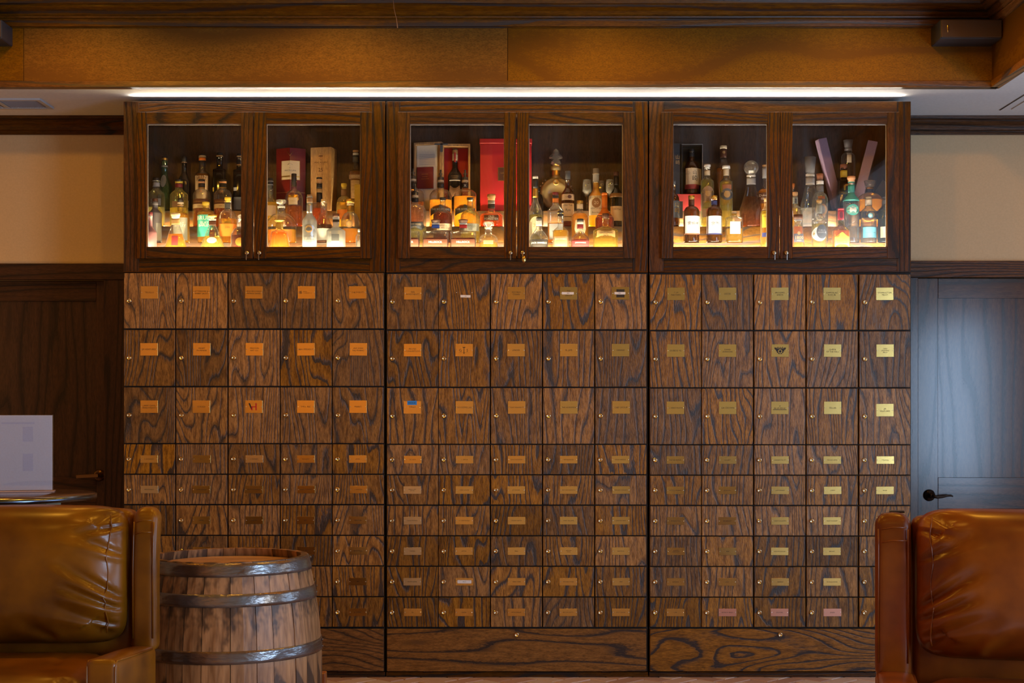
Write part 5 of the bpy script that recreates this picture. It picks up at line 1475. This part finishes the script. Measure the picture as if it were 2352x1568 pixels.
hg = MB().box(-0.040, 0.034, -0.004, 0.0, hc - 0.006, hc + 0.001).box(-0.008, 0.006, -0.004, 0.0, hc - 0.046, hc)
hg.build('hinge', cmat('slate'), case)
B('C', 3, 'black cognac bottle with gold capsule and red ribbon inside the open case', 645, 235, 250, 470, 590, 186, 72, 's', 2, 'k', None, None, ('cap', 'tan', 1.05), [(250, 300, 'gtan'), (300, 390, 'cream'), (262, 400, 'dred') if False else (396, 402, 'dred')],
  [(285, 410, 0.3, 'red'), (580, 640, 0.8, 'k', None, (('MIZUNARA', 'gtan', 0.4, 0.22, 0.9), ('COGNAC', 'gtan', -0.4, 0.22, 0.7))), (645, 660, 0.75, 'w'), (720, 880, 0.85, 'tan', 'hex')], y=0.372, base=TIER[3] + 0.0115)
# bright red box spanning both doors
x0, x1 = wx(1101.5, 0.325), wx(1222, 0.325)
rbx = crate('gift_box', 'tall bright red gift box with gold-edged plaque, behind the middle stile of the second cabinet', 'box', (x0 + x1) / 2, TIER[3], 0.370)
hw = (x1 - x0) / 2
hh = wz(318, 0.325) - TIER[3]
MB().box(-hw + 0.003, hw - 0.003, -0.045, 0.045, 0, hh - 0.028, 0, 0.002).build('box_body', redsatin, rbx)
MB().box(-hw, hw, -0.047, 0.047, hh - 0.028, hh, 0, 0.003).build('lid', redsatin, rbx)
pq = MB()
za, zb = wz(415, 0.32) - TIER[3], wz(384, 0.32) - TIER[3]
pq.box(-0.044, 0.044, -0.0475, -0.045, za, zb, 0).box(-0.042, 0.042, -0.0485, -0.0475, za + 0.002, zb - 0.002, 1)
flat_text(pq, 'LOUIS XIII', 0.0, -0.0489, (za + zb) / 2 + 0.006, 0.009, 0.075, 0)
flat_text(pq, 'Cognac', 0.0, -0.0489, (za + zb) / 2 - 0.012, 0.007, 0.05, 0)
pq.build('plaque', [goldp, cmat('br')], rbx)

# crystal disc decanter with fleur stopper and studded sides
X = wx(1190 + 545 / 6.27, TY[3])
dc = thing('decanter', 'crystal disc-shaped cognac decanter with fleur-de-lis stopper and studded sides', 'decanter', (X, TY[3], TIER[3]))
s3 = sc(TY[3])
zq = lambda c: wz(330 + c / 6.27, TY[3]) - TIER[3]
U = 1 / (6.27 * s3)
zc = zq(720)
Rd = 232 * U
Rd = min(Rd, zc - 0.012)
T = Matrix.Translation((0, 0, zc)) @ Matrix.Rotation(R(90), 4, 'X')
mb = MB()
mb.lathe([(0, -0.024), (Rd * 0.45, -0.026), (Rd * 0.62, -0.034), (Rd * 0.9, -0.028), (Rd, -0.012), (Rd * 1.01, 0), (Rd, 0.012), (Rd * 0.9, 0.028), (Rd * 0.62, 0.034), (Rd * 0.45, 0.026), (0, 0.024)], 36, 0, 1, 2, T)
mb.lathe([(0.030, 0), (0.034, 0.004), (0.026, 0.014), (0.018, 0.02)], 20, 0)
mb.lathe([(60 * U * 1.5, zq(500)), (62 * U, zq(480)), (60 * U, zq(390)), (75 * U, zq(382)), (75 * U, zq(322)), (40 * U, zq(318))], 20, 0)
mb.build('glass_body', bottle_glass('gold_tinted_crystal', (1.0, 0.80, 0.40), 0.38, 0.02), dc)
mb = MB()
mb.lathe([(0, -0.018), (Rd * 0.88, -0.020), (Rd * 0.90, 0.0), (Rd * 0.88, 0.020), (0, 0.018)], 30, 0, 1, 2, T)
mb.build('liquid', liquid('old_cognac_gold', (1.0, 0.74, 0.20), 0.5), dc)
MB().lathe([(61 * U, zq(490)), (61.5 * U, zq(484)), (61.5 * U, zq(392)), (61 * U, zq(390))], 20).build('neck_band', goldp, dc)
MB().lathe([(0, 0.0), (0.017, 0.0), (0.016, 0.004), (0.010, 0.005), (0.009, 0.003), (0, 0.003)], 20, 0, 1, 2, Matrix.Translation((0, -0.030, zq(565))) @ Matrix.Rotation(R(90), 4, 'X')).build('medallion', goldp, dc)
st = MB()
for q in range(7):
    for sgn in (-1, 1):
        a = R(52 - q * 13)
        px_, pz_ = math.cos(a) * Rd * sgn, zc + math.sin(a) * Rd
        st.lathe([(0, -0.001), (0.0045, 0.002), (0.005, 0.006), (0.003, 0.010), (0, 0.011)], 8, 0, 1, 2, Matrix.Translation((px_, 0, pz_)) @ Matrix.Rotation(sgn * (PI / 2 - a), 4, 'Y'))
st.build('studded_edge', CRYST, dc)
FL = [(-0.012, 0.0), (0.012, 0.0), (0.018, 0.004), (0.029, 0.014), (0.025, 0.027), (0.013, 0.033), (0.017, 0.038), (0.037, 0.042), (0.038, 0.051), (0.030, 0.061), (0.021, 0.068), (0.019, 0.077), (0.013, 0.088), (0.0, 0.098)]
FL = FL + [(-a, b) for a, b in FL[::-1] if a > 0.001 and b > 0.001]
sfl = (zq(70) - zq(322)) / 0.098
pr = [(a * sfl, b * sfl) for a, b in FL]
n = len(pr)
vs = [(a, y_, zq(322) + b) for y_, k_ in ((-0.016, 0.6), (0.0, 1.0), (0.016, 0.6)) for a, b in [(p[0] * k_, (p[1] - 0.04) * k_ + 0.04) for p in pr]]
fs = [(j * n + q, j * n + (q + 1) % n, (j + 1) * n + (q + 1) % n, (j + 1) * n + q) for j in range(2) for q in range(n)] + [tuple(range(n))[::-1], tuple(range(2 * n, 3 * n))]
MB().add(vs, fs, 0, False).build('stopper', CRYST, dc)

# three tulip tasting glasses
for cx, lab in ((990, 'tulip tasting glass nearest the cream-labelled bottle'), (1196, 'tulip tasting glass half behind the grey-capped bottle'), (1322, 'tulip tasting glass beside the olive green bottle')):
    X = wx(1190 + cx / 6.27, TY[3])
    tg = thing('tasting_glass', lab, 'glass', (X, TY[3] - (0.01 if cx != 1196 else -0.03), TIER[3]), 0, 'tulip tasting glasses')
    zt = wz(413, TY[3] - 0.01) - TIER[3]
    zk = wz(330 + 700 / 6.27, TY[3] - 0.01) - TIER[3]
    MB().lathe([(0.004, zk - 0.028), (0.012, zk - 0.022), (0.0285, zk + 0.002), (0.0285, zk + 0.008), (0.024, zt - 0.02), (0.0225, zt), (0.0215, zt), (0.023, zt - 0.02), (0.0272, zk + 0.006), (0.010, zk - 0.018)], 22, 0).build('bowl', CRYST, tg)
    MB().lathe([(0, 0), (0.028, 0), (0.028, 0.002), (0.005, 0.008), (0.004, zk - 0.03), (0.012, zk - 0.022), (0, zk - 0.022)], 22, 0).build('stem', CRYST, tg)
    MB().lathe([(0.006, 0), (0.0072, 0), (0.0072, 0.0006), (0.006, 0.0006)], 16, 0, 1, 2, Matrix.Translation((0.006, -0.0258, (zk + zt) / 2 + 0.01)) @ Matrix.Rotation(R(90), 4, 'X')).build('etched_mark', cmat('lgrey'), tg)

# open black box on a red plinth round the white-labelled single malt
x0, x1 = wx(1565.5, 0.32), wx(1614, 0.32)
zt, zr = wz(331, 0.32), wz(445, 0.32)
ob = crate('presentation_case', 'open black whisky box with red plinth and hinged dark lid', 'case', (x0 + x1) / 2, TIER[3], 0.32)
hw = (x1 - x0) / 2
h1, h0 = zt - TIER[3], zr - TIER[3]
blk = plain('black_box_card', (0.018, 0.016, 0.018), 0.4)
mb = MB().box(-hw, hw, 0.088, 0.096, h0, h1).box(-hw, -hw + 0.004, 0.0, 0.088, h0, h1).box(hw - 0.004, hw, 0.0, 0.088, h0, h1).box(-hw + 0.004, hw - 0.004, 0.0, 0.088, h1 - 0.004, h1)
mb.build('case_body', blk, ob)
ed = MB().box(-hw, hw, -0.0012, 0, h1 - 0.0015, h1).box(hw - 0.0015, hw, -0.0012, 0, h0, h1 - 0.0015)
ed.build('pale_edge', cmat('lgrey'), ob)
px0 = wx(1551, 0.31) - (x0 + x1) / 2
MB().box(px0, hw - 0.002, -0.004, 0.092, 0, h0 - 0.0015, 0, 0.001).build('plinth', plain('red_card', (0.60, 0.06, 0.05), 0.5), ob)
lidm = MB().box(-0.055, -0.002, -0.004, 0.004, h0, h1 + 0.006, 0, 0, Matrix.Translation((-hw, 0.02, 0)) @ Matrix.Rotation(R(12), 4, 'Z'))
for q, s_ in enumerate(('\u5c71', '\u5d0e')):
    vs, fs = text_geo(s_)
    lidm.add([(-0.022 + a * 0.026, -0.0048, h1 - 0.07 - q * 0.03 + b * 0.026) for a, b in vs], fs, 1, False, Matrix.Translation((-hw, 0.02, 0)) @ Matrix.Rotation(R(12), 4, 'Z'))
lidm.build('lid', [blk, cmat('gtan')], ob)

# lilac box opened like a V around the clear bottle
lil = plain('lilac_card', (0.36, 0.25, 0.38), 0.5)
vb = crate('gift_box', 'lilac bottle box opened out like a letter V', 'box', wx(1939, 0.36), TIER[3], 0.36)
zb0 = 0.0
for sgn, nm in ((-1, 'half_shell'), (1, 'half_shell')):
    ang = 13.6 if sgn < 0 else 14.6
    Lh = 0.40 if sgn < 0 else 0.395
    T = Matrix.Translation((-0.055 if sgn < 0 else 0.038, 0.0, 0.014)) @ Matrix.Rotation(R(sgn * ang), 4, 'Y')
    mb = MB()
    if sgn < 0:
        T = T @ Matrix.Rotation(R(18), 4, 'Z')
        mb.box(-0.004, 0.048, -0.018, 0.022, 0, Lh, 0, 0.001, T).box(-0.0055, -0.004, -0.016, 0.020, 0.004, Lh - 0.003, 1, 0, T)
    else:
        T = T @ Matrix.Rotation(R(-14), 4, 'Z')
        mb.box(-0.003, 0.050, -0.020, 0.020, 0, Lh, 0, 0.001, T).box(-0.0065, -0.003, -0.018, 0.018, 0.004, Lh - 0.004, 1, 0, T)
    mb.build(nm, [lil, lil if sgn < 0 else blk], vb)
# grey carton leaning in the last corner
gc = crate('carton', 'plain grey carton leaning in the far corner of the third cabinet', 'box', wx(2000, 0.40), TIER[3], 0.40)
MB().box(-0.05, 0.05, -0.008, 0.008, 0.03, 0.19, 0, 0.001, Matrix.Rotation(R(35), 4, 'Y')).build('box_body', plain('grey_card', (0.20, 0.21, 0.24), 0.6), gc)

# ------------------------------------------------------------------ bourbon barrel
def barrel_wood():
    m, ns, ls, b = mat_new('weathered_stave_oak')
    tc = nd(ns, 'ShaderNodeTexCoord')
    oi = nd(ns, 'ShaderNodeObjectInfo')
    mp = nd(ns, 'ShaderNodeMapping')
    mp.inputs['Scale'].default_value = (1, 1, 0.12)
    ls.new(tc.outputs['Object'], mp.inputs[0])
    gr = nd(ns, 'ShaderNodeTexNoise', i_Scale=60.0, i_Detail=4.0)
    ls.new(mp.outputs[0], gr.inputs['Vector'])
    st = nd(ns, 'ShaderNodeTexNoise', i_Scale=3.6, i_Detail=5.0, i_Roughness=0.6)
    mp2 = nd(ns, 'ShaderNodeMapping')
    mp2.inputs['Scale'].default_value = (1, 1, 0.55)
    ls.new(tc.outputs['Object'], mp2.inputs[0])
    ls.new(mp2.outputs[0], st.inputs['Vector'])
    base = ramp(ns, ls, gr.outputs[0], [(0.32, (0.20, 0.085, 0.028)), (0.62, (0.40, 0.195, 0.075))])
    stain = ramp(ns, ls, st.outputs[0], [(0.48, 0.0), (0.52, 1.0)])
    mx = nd(ns, 'ShaderNodeMix', data_type='RGBA')
    ls.new(mth(ns, ls, 'MULTIPLY', stain, 0.85), mx.inputs[0])
    ls.new(base, mx.inputs[6])
    mx.inputs[7].default_value = (0.035, 0.016, 0.008, 1)
    hs = nd(ns, 'ShaderNodeHueSaturation')
    ls.new(mth(ns, ls, 'MULTIPLY_ADD', oi.outputs['Random'], 0.5, 0.75), hs.inputs['Value'])
    ls.new(mx.outputs[2], hs.inputs['Color'])
    ls.new(hs.outputs[0], b.inputs['Base Color'])
    b.inputs['Roughness'].default_value = 0.48
    bp = nd(ns, 'ShaderNodeBump', i_Strength=0.4, i_Distance=0.003)
    ls.new(gr.outputs[0], bp.inputs['Height'])
    ls.new(bp.outputs[0], b.inputs['Normal'])
    return m


def hoop_metal():
    m, ns, ls, b = mat_new('dull_hoop_steel')
    tc = nd(ns, 'ShaderNodeTexCoord')
    n1 = nd(ns, 'ShaderNodeTexNoise', i_Scale=7.0, i_Detail=5.0)
    mp = nd(ns, 'ShaderNodeMapping')
    mp.inputs['Scale'].default_value = (1, 1, 3.0)
    n2 = nd(ns, 'ShaderNodeTexNoise', i_Scale=22.0, i_Detail=3.0)
    ls.new(tc.outputs['Object'], n1.inputs['Vector'])
    ls.new(tc.outputs['Object'], mp.inputs[0])
    ls.new(mp.outputs[0], n2.inputs['Vector'])
    ls.new(ramp(ns, ls, n1.outputs[0], [(0.42, (0.20, 0.19, 0.19)), (0.60, (0.17, 0.11, 0.075))]), b.inputs['Base Color'])
    b.inputs['Metallic'].default_value = 0.8
    b.inputs['Roughness'].default_value = 0.28
    bp = nd(ns, 'ShaderNodeBump', i_Strength=0.35, i_Distance=0.01)
    ls.new(n2.outputs[0], bp.inputs['Height'])
    ls.new(bp.outputs[0], b.inputs['Normal'])
    return m


BX, BY, BH = -1.070, -2.28, 0.873
RH, RBG = 0.295, 0.349
BWOOD, BMET = barrel_wood(), hoop_metal()
bar = thing('barrel', 'weathered oak bourbon barrel with steel hoops standing beside the brown leather armchair', 'barrel', (BX, BY, 0))


def br(z):
    t = 2 * z / BH - 1
    return RBG - (RBG - RH) * t * t


NS = 26
rr = random.Random(5)
ang = [0.0]
for k in range(NS):
    ang.append(ang[-1] + rr.uniform(0.7, 1.3))
ang = [a * 2 * PI / ang[-1] for a in ang]
zs = [BH * q / 14 for q in range(15)]
for k in range(NS):
    a0, a1 = ang[k] + 0.0035, ang[k + 1] - 0.0035
    am = (a0 + a1) / 2
    pr_ = rr.uniform(-0.0010, 0.0010)
    vs, fs = [], []
    for z in zs:
        r = br(z) + pr_
        for a, d in ((a0, 0), (am, 0.0006), (a1, 0), (a1, -0.024), (a0, -0.024)):
            q = r + d
            vs.append((q * math.cos(a) - br(BH / 2) * math.cos(am), q * math.sin(a) - br(BH / 2) * math.sin(am), z - BH / 2))
    n = 5
    for i in range(14):
        for q in range(n):
            fs.append((i * n + q, i * n + (q + 1) % n, (i + 1) * n + (q + 1) % n, (i + 1) * n + q))
    fs += [tuple(range(n))[::-1], tuple(range(14 * n, 15 * n))]
    MB().add(vs, fs).build('stave', BWOOD, bar, (br(BH / 2) * math.cos(am), br(BH / 2) * math.sin(am), BH / 2))
for za, zb in ((0.822, 0.870), (0.716, 0.762), (0.516, 0.562), (0.311, 0.357), (0.111, 0.157), (0.003, 0.051)):
    pts = [(br(za) - 0.001, za), (br(za) + 0.0032, za)] + [(br(za + (zb - za) * q / 4) + 0.0032, za + (zb - za) * q / 4) for q in range(1, 5)] + [(br(zb) - 0.001, zb)]
    h = MB().lathe(pts, 56)
    a = R(-18 + za * 40)
    for e in (-0.012, 0.012):
        h.lathe([(0, 0), (0.006, 0), (0.005, 0.004), (0, 0.005)], 10, 0, 1, 2, Matrix.Rotation(a, 4, 'Z') @ Matrix.Translation((br((za + zb) / 2) + 0.003, 0, (za + zb) / 2 + e)) @ Matrix.Rotation(R(90), 4, 'Y'))
    h.build('hoop', BMET, bar)
# head: boards recessed below the rim
HW = wood('barrel_head_oak', (0.55, 0.30, 0.12), (0.46, 0.23, 0.085), (0.30, 0.14, 0.05), 'x', freq=5, lin=12, nscale=3, vary=0.25, bump=0.2, rough=0.5)
rh = RH - 0.026
zh = BH - 0.030
nb_ = 7
ed_ = [-rh + 2 * rh * q / nb_ for q in range(nb_ + 1)]
for q in range(nb_):
    v0, v1 = ed_[q] + 0.0008, ed_[q + 1] - 0.0008
    seg = []
    m_ = 6
    top_ = [(math.sqrt(max(0, rh * rh - (v0 + (v1 - v0) * t / m_) ** 2)), v0 + (v1 - v0) * t / m_) for t in range(m_ + 1)]
    poly = top_ + [(-a, b) for a, b in top_[::-1]]
    vm = (v0 + v1) / 2
    n = len(poly)
    vs = [(a, b - vm, 0) for a, b in poly] + [(a, b - vm, -0.018) for a, b in poly]
    fs = [tuple(range(n)), tuple(range(n, 2 * n))[::-1]] + [(i, i + n, (i + 1) % n + n, (i + 1) % n) for i in range(n)]
    MB().add(vs, fs).build('head_board', HW, bar, (0, vm, zh))
pr2 = MB()
inkb = plain('faded_stamp_ink', (0.16, 0.10, 0.05), 0.7)
for x, y, w, h in ((-0.03, -0.02, 0.05, 0.10), (-0.02, -0.13, 0.03, 0.05)):
    for q in range(5):
        pr2.box(x - w + 0.012 * (q % 2), x + w - 0.016 * ((q + 1) % 2), y + h * (q / 5 - 0.5), y + h * (q / 5 - 0.5) + h * 0.11, 0.0, 0.0006)
pr2.build('stamp', inkb, bar, (0, 0, zh))
MB().box(-0.06, 0.06, -0.05, 0.05, 0, 0.0012, 0, 0, Matrix.Rotation(R(8), 4, 'Z')).build('paper_label', plain('kraft_label', (0.66, 0.42, 0.17), 0.7), bar, (0.14, 0.03, zh))
wbx = wx(749, -1.4)
wb = MB().box(-0.03, 0.03, -0.03, 0.03, 0, wz(1543, -1.4), 0, 0.003).build('wooden_block', wood('orange_wood_block', (0.58, 0.25, 0.08), (0.48, 0.19, 0.06), (0.3, 0.1, 0.03), 'z', freq=4, lin=10), None, (wbx - 0.03, -1.4, 0))
tag(wb, 'upright orange wooden block on the brick floor just behind the barrel', 'block')


# ------------------------------------------------------------------ leather armchairs
def pillow(w, h, t, creases, nu=54, nv=44, p=4.0, back=0.35, sag=0.0):
    """stuffed cushion in the x-z plane, bulging towards -y; creases: (u0, v0, u1, v1, width, depth). Returns the mesh and its front depth function"""
    def front(u, v):
        th = max((1 - abs(u) ** p) * (1 - abs(v) ** p), 0) ** 0.5
        d = t * th
        for (u0, v0, u1, v1, cw, cd) in creases:
            ax, ay = u1 - u0, v1 - v0
            L2 = ax * ax + ay * ay
            sc_ = min(max(((u - u0) * ax + (v - v0) * ay) / L2, 0), 1)
            dist = math.hypot(u - (u0 + ax * sc_), v - (v0 + ay * sc_))
            tp = (1 - sc_) ** 0.8
            sidev = (ax * (v - v0) - ay * (u - u0)) / math.sqrt(L2)
            ww = cw * (0.6 + 0.8 * sc_)
            d += tp * cd * (-math.exp(-(dist / ww) ** 2) + (0.85 if sidev > 0 else 0.3) * math.exp(-((dist - 1.8 * ww) / (1.2 * ww)) ** 2)) * min(1, th * 1.6)
        d += sag * (1 - v) * 0.5 * th
        return max(d, 0.0)
    vs, fs = [], []
    for side in (0, 1):
        for j in range(nv + 1):
            for i in range(nu + 1):
                u, v = 2 * i / nu - 1, 2 * j / nv - 1
                q = (abs(u) ** 7 + abs(v) ** 7) ** (1 / 7) if (u or v) else 0
                f = max(abs(u), abs(v)) / q if q > 0.8 else 1
                d = front(u, v) if side == 0 else t * back * max((1 - abs(u) ** p) * (1 - abs(v) ** p), 0) ** 0.5
                vs.append((u * f * w / 2, -d if side == 0 else d, v * f * h / 2))
    N = (nu + 1) * (nv + 1)
    for side in (0, 1):
        for j in range(nv):
            for i in range(nu):
                a = side * N + j * (nu + 1) + i
                f = (a, a + 1, a + nu + 2, a + nu + 1)
                fs.append(f if side == 0 else f[::-1])
    bm = bmesh.new()
    bv = [bm.verts.new(p_) for p_ in vs]
    for f in fs:
        bm.faces.new([bv[q] for q in f])
    bmesh.ops.remove_doubles(bm, verts=bm.verts[:], dist=1e-5)
    m = MB()
    m.bm(bm, 0, True)
    return m, front


def soft_box(x0, x1, y0, y1, z0, z1, bev, crown=0.0, n=4, taper=None):
    """upholstered block with rounded edges, top domed by crown"""
    bm = bmesh.new()
    bmesh.ops.create_cube(bm, size=1.0)
    for p in bm.verts:
        p.co = Vector(((x0 + x1) / 2 + p.co.x * (x1 - x0), (y0 + y1) / 2 + p.co.y * (y1 - y0), (z0 + z1) / 2 + p.co.z * (z1 - z0)))
    bmesh.ops.bevel(bm, geom=bm.edges[:], offset=bev, segments=n, affect='EDGES', profile=0.5)
    for d in range(3):
        long_ = [e for e in bm.edges if abs((e.verts[0].co - e.verts[1].co)[d]) > 0.03]
        if long_:
            bmesh.ops.subdivide_edges(bm, edges=long_, cuts=5, use_grid_fill=True)
    for p in bm.verts:
        u = (p.co.x - (x0 + x1) / 2) / ((x1 - x0) / 2)
        v = (p.co.y - (y0 + y1) / 2) / ((y1 - y0) / 2)
        t = (p.co.z - z0) / (z1 - z0)
        if t > 0.5:
            p.co.z += crown * (1 - u * u) * (1 - v * v * 0.6) * (t - 0.5) * 2
        if taper:
            taper(p.co)
    m = MB()
    m.bm(bm, 0, True)
    return m


def armchair(loc, rz, label, lea, top, arm_z, seat_z, m, wt, cush_b, cush_t):
    """club chair facing -y; m = side (+1/-1) of the deeper creases; wt = wing thickness; cush_b, cush_t = bottom and top of the back cushion"""
    ch = thing('armchair', label, 'armchair', loc, rz, 'leather club armchairs')
    W2 = 0.43

    def rise(co):
        co.z += max(0.0, -co.y) * 0.075 * min(1, max(0, (co.z - 0.2) / 0.4))
    # back shell behind the cushion
    soft_box(-W2 + wt, W2 - wt, 0.055, 0.155, 0.14, top - 0.015, 0.03, 0.02).build('back', lea, ch)
    for s in (-1, 1):
        a, b = sorted((s * W2, s * (W2 - wt)))

        def lean(co, s=s):
            if co.z > top - 0.16:
                co.y += (co.z - (top - 0.16)) * 0.22
        wg = soft_box(a, b, 0.0, 0.085, arm_z - 0.02, top - 0.014, 0.026, 0.014, 5, lean)
        wo = wg.build('wing', lea, ch)
        for k, zz in enumerate((top - 0.045, top - 0.085)):
            pl = MB().tube([(a + 0.020, 0.010 * (1 - k), zz - 0.006), ((a + b) / 2, -0.002 + 0.010 * (1 - k), zz + 0.002), (b - 0.014, 0.010 * (1 - k), zz + 0.001)], 0.0022, 6)
            pl.build('pleat', lea, wo)
        for xx in (a + 0.010, b - 0.010):
            MB().tube([(xx, 0.003, arm_z + 0.03), (xx, 0.002, top - 0.20), (xx, 0.009, top - 0.10), (xx, 0.020, top - 0.05)], 0.0030, 6).build('piping', lea, wo)
        e0, e1 = a - (0.012 if s > 0 else 0.0), b + (0.012 if s < 0 else 0.0)
        ao = soft_box(e0, e1, -0.49, 0.02, 0.14, arm_z, 0.020, 0.010, 4, rise).build('arm', lea, ch)
        for xx in (e0 + 0.006, e1 - 0.006):
            MB().tube([(xx, -0.485, 0.18), (xx, -0.486, arm_z + 0.016), (xx, -0.470, arm_z + 0.0325), (xx, -0.25, arm_z + 0.0145), (xx, -0.02, arm_z - 0.002)], 0.0035, 6).build('piping', lea, ao)
    soft_box(-W2 + wt, W2 - wt, -0.47, 0.06, 0.13, seat_z - 0.15, 0.02).build('seat_base', lea, ch)
    sc_, _ = pillow(2 * (W2 - wt) - 0.012, 0.58, 0.09, [(-0.9, -0.5, -0.5, -0.3, 0.05, 0.006), (-0.55, -0.1, -0.60, 0.7, 0.05, 0.006), (0.5, -0.2, 0.45, 0.7, 0.06, 0.006)], 34, 30, 5.0, 0.9)
    link('seat_cushion', sc_.mesh('seat_cushion', lea), ch, (0, -0.22, seat_z - 0.085), (R(-90 + 1.5), 0, 0))
    cr_ = [(m * 0.95, 0.95, m * 0.45, 0.78, 0.05, 0.012), (m * 0.97, 0.70, m * 0.50, 0.55, 0.05, 0.017), (m * 0.95, 0.28, m * 0.40, 0.62, 0.06, 0.015),
           (m * 0.97, -0.34, m * 0.35, 0.20, 0.06, 0.024), (m * 0.95, -0.50, m * 0.40, -0.16, 0.05, 0.022), (m * 0.92, -0.74, m * 0.20, -0.40, 0.07, 0.015), (m * 0.30, -0.90, -m * 0.05, -0.60, 0.08, 0.012),
           (-m * 0.95, 0.6, -m * 0.45, 0.35, 0.06, 0.02), (-m * 0.95, -0.3, -m * 0.5, 0.0, 0.06, 0.02)]
    hcu = cush_t - cush_b
    cw = 2 * (W2 - wt) - 0.022
    pc, fr = pillow(cw, hcu, 0.135, cr_, 72, 60, 3.2, 0.5, 0.035)
    cu = link('back_cushion', pc.mesh('back_cushion', lea), ch, (0, 0.035, cush_b + hcu / 2), (R(-7), 0, 0))
    for s in (-1, 1):
        pts = []
        for q in range(25):
            v = -0.84 + 1.70 * q / 24
            u = s * (0.85 + 0.012 * math.sin(q * 0.7))
            pts.append((u * cw / 2, -fr(u, v) - 0.0006, v * hcu / 2))
        MB().tube(pts, 0.0026, 6).build('seam', lea, cu)
    for ax in (-0.36, 0.36):
        for ay in (-0.43, 0.10):
            MB().lathe([(0, 0), (0.022, 0), (0.030, 0.13), (0, 0.13)], 12, 0).build('leg', M['bronze'], ch, (ax, ay, 0))
    return ch


LE1 = leather('tan_brown_leather', (0.24, 0.082, 0.002), (0.095, 0.028, 0.001))
LE2 = leather('rust_leather', (0.27, 0.058, 0.002), (0.11, 0.018, 0.001))
YL = -2.80
armchair((wx(357, YL) - 0.43, YL, 0), 0.0, 'brown leather wing armchair with plump wrinkled back cushion, in front of the barrel', LE1, 1.085, 0.607, 0.592, 1, 0.088, 0.618, 1.092)
YRC = -3.24
ph = R(-13.5)
xw = wx(2010, YRC)
rc_ = armchair((xw + 0.43 * math.cos(ph), YRC + 0.43 * math.sin(ph), 0), ph, 'rust-orange leather wing armchair before the door with the black lever', LE2, 1.096, 0.60, 0.598, -1, 0.110, 0.650, 1.114)
MB().box(-0.385, -0.338, 0.10, 0.16, 1.092, 1.097, 0, 0.001).build('back_rail', M['bronze'], rc_)

# ------------------------------------------------------------------ round bar table with the sign holder
TBX, TBY, TBZ = wx(213, -2.0) - 0.42, -2.0, 1.088
tb = thing('bar_table', 'round dark bar table with polished rim behind the brown armchair', 'table', (TBX, TBY, 0))
MB().lathe([(0, TBZ - 0.019), (0.405, TBZ - 0.019), (0.417, TBZ - 0.004), (0.414, TBZ), (0, TBZ)], 64).build('tabletop', plain('polished_dark_top', (0.10, 0.05, 0.03), 0.16, coat=0.6), tb)
MB().lathe([(0.416, TBZ - 0.0215), (0.4205, TBZ - 0.0215), (0.4205, TBZ - 0.0015), (0.416, TBZ - 0.0015)], 64).build('rim_band', plain('polished_dark_rim', (0.16, 0.20, 0.28), 0.2, 1.0), tb)
PDX = wx(128, -1.95)
MB().box(-0.30, 0.0, -0.09, 0.09, 0.02, TBZ - 0.02, 0, 0.003).build('pedestal', plain('grey_green_pedestal', (0.30, 0.29, 0.20), 0.6), tb, (PDX - TBX, 0.03, 0))
MB().lathe([(0, 0), (0.27, 0), (0.27, 0.012), (0.05, 0.03), (0, 0.03)], 40).build('base_plate', M['bronze'], tb)
sg = thing('sign_holder', 'clear acrylic sign holder with a blank-backed white sheet on the round table', 'sign', (wx(127, -1.79) - 0.22, -1.86, TBZ), R(14))
MB().box(-0.224, 0.224, -0.006, -0.003, 0.004, 0.315, 0, 0.0008).box(-0.224, 0.224, 0.003, 0.006, 0.004, 0.315, 0, 0.0008).build('acrylic_panel', glass('clear_acrylic', (0.94, 0.95, 0.97), 0.02, 0.05, 0.3), sg)
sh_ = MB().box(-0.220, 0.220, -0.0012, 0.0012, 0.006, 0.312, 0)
for q in range(3):
    sh_.box(-0.13, -0.06, -0.0016, -0.0012, 0.09 + q * 0.07, 0.13 + q * 0.07, 1)
for za, zb in ((0.085, 0.155), (0.205, 0.265)):
    sh_.box(0.104, 0.144, -0.0016, -0.0012, za, zb, 1)
sh_.box(0.02, 0.15, -0.0016, -0.0012, 0.277, 0.284, 1)
sh_.build('printed_sheet', [plain('daylit_white_sheet', (0.84, 0.86, 0.98), 0.5), plain('show_through_print', (0.70, 0.73, 0.93), 0.6)], sg)  # white sheet, blue of the daylight put into its colour
MB().box(-0.228, 0.230, -0.045, 0.045, 0.0, 0.004, 0, 0.001).build('foot', plain('tinted_acrylic_foot', (0.55, 0.40, 0.38), 0.2), sg)
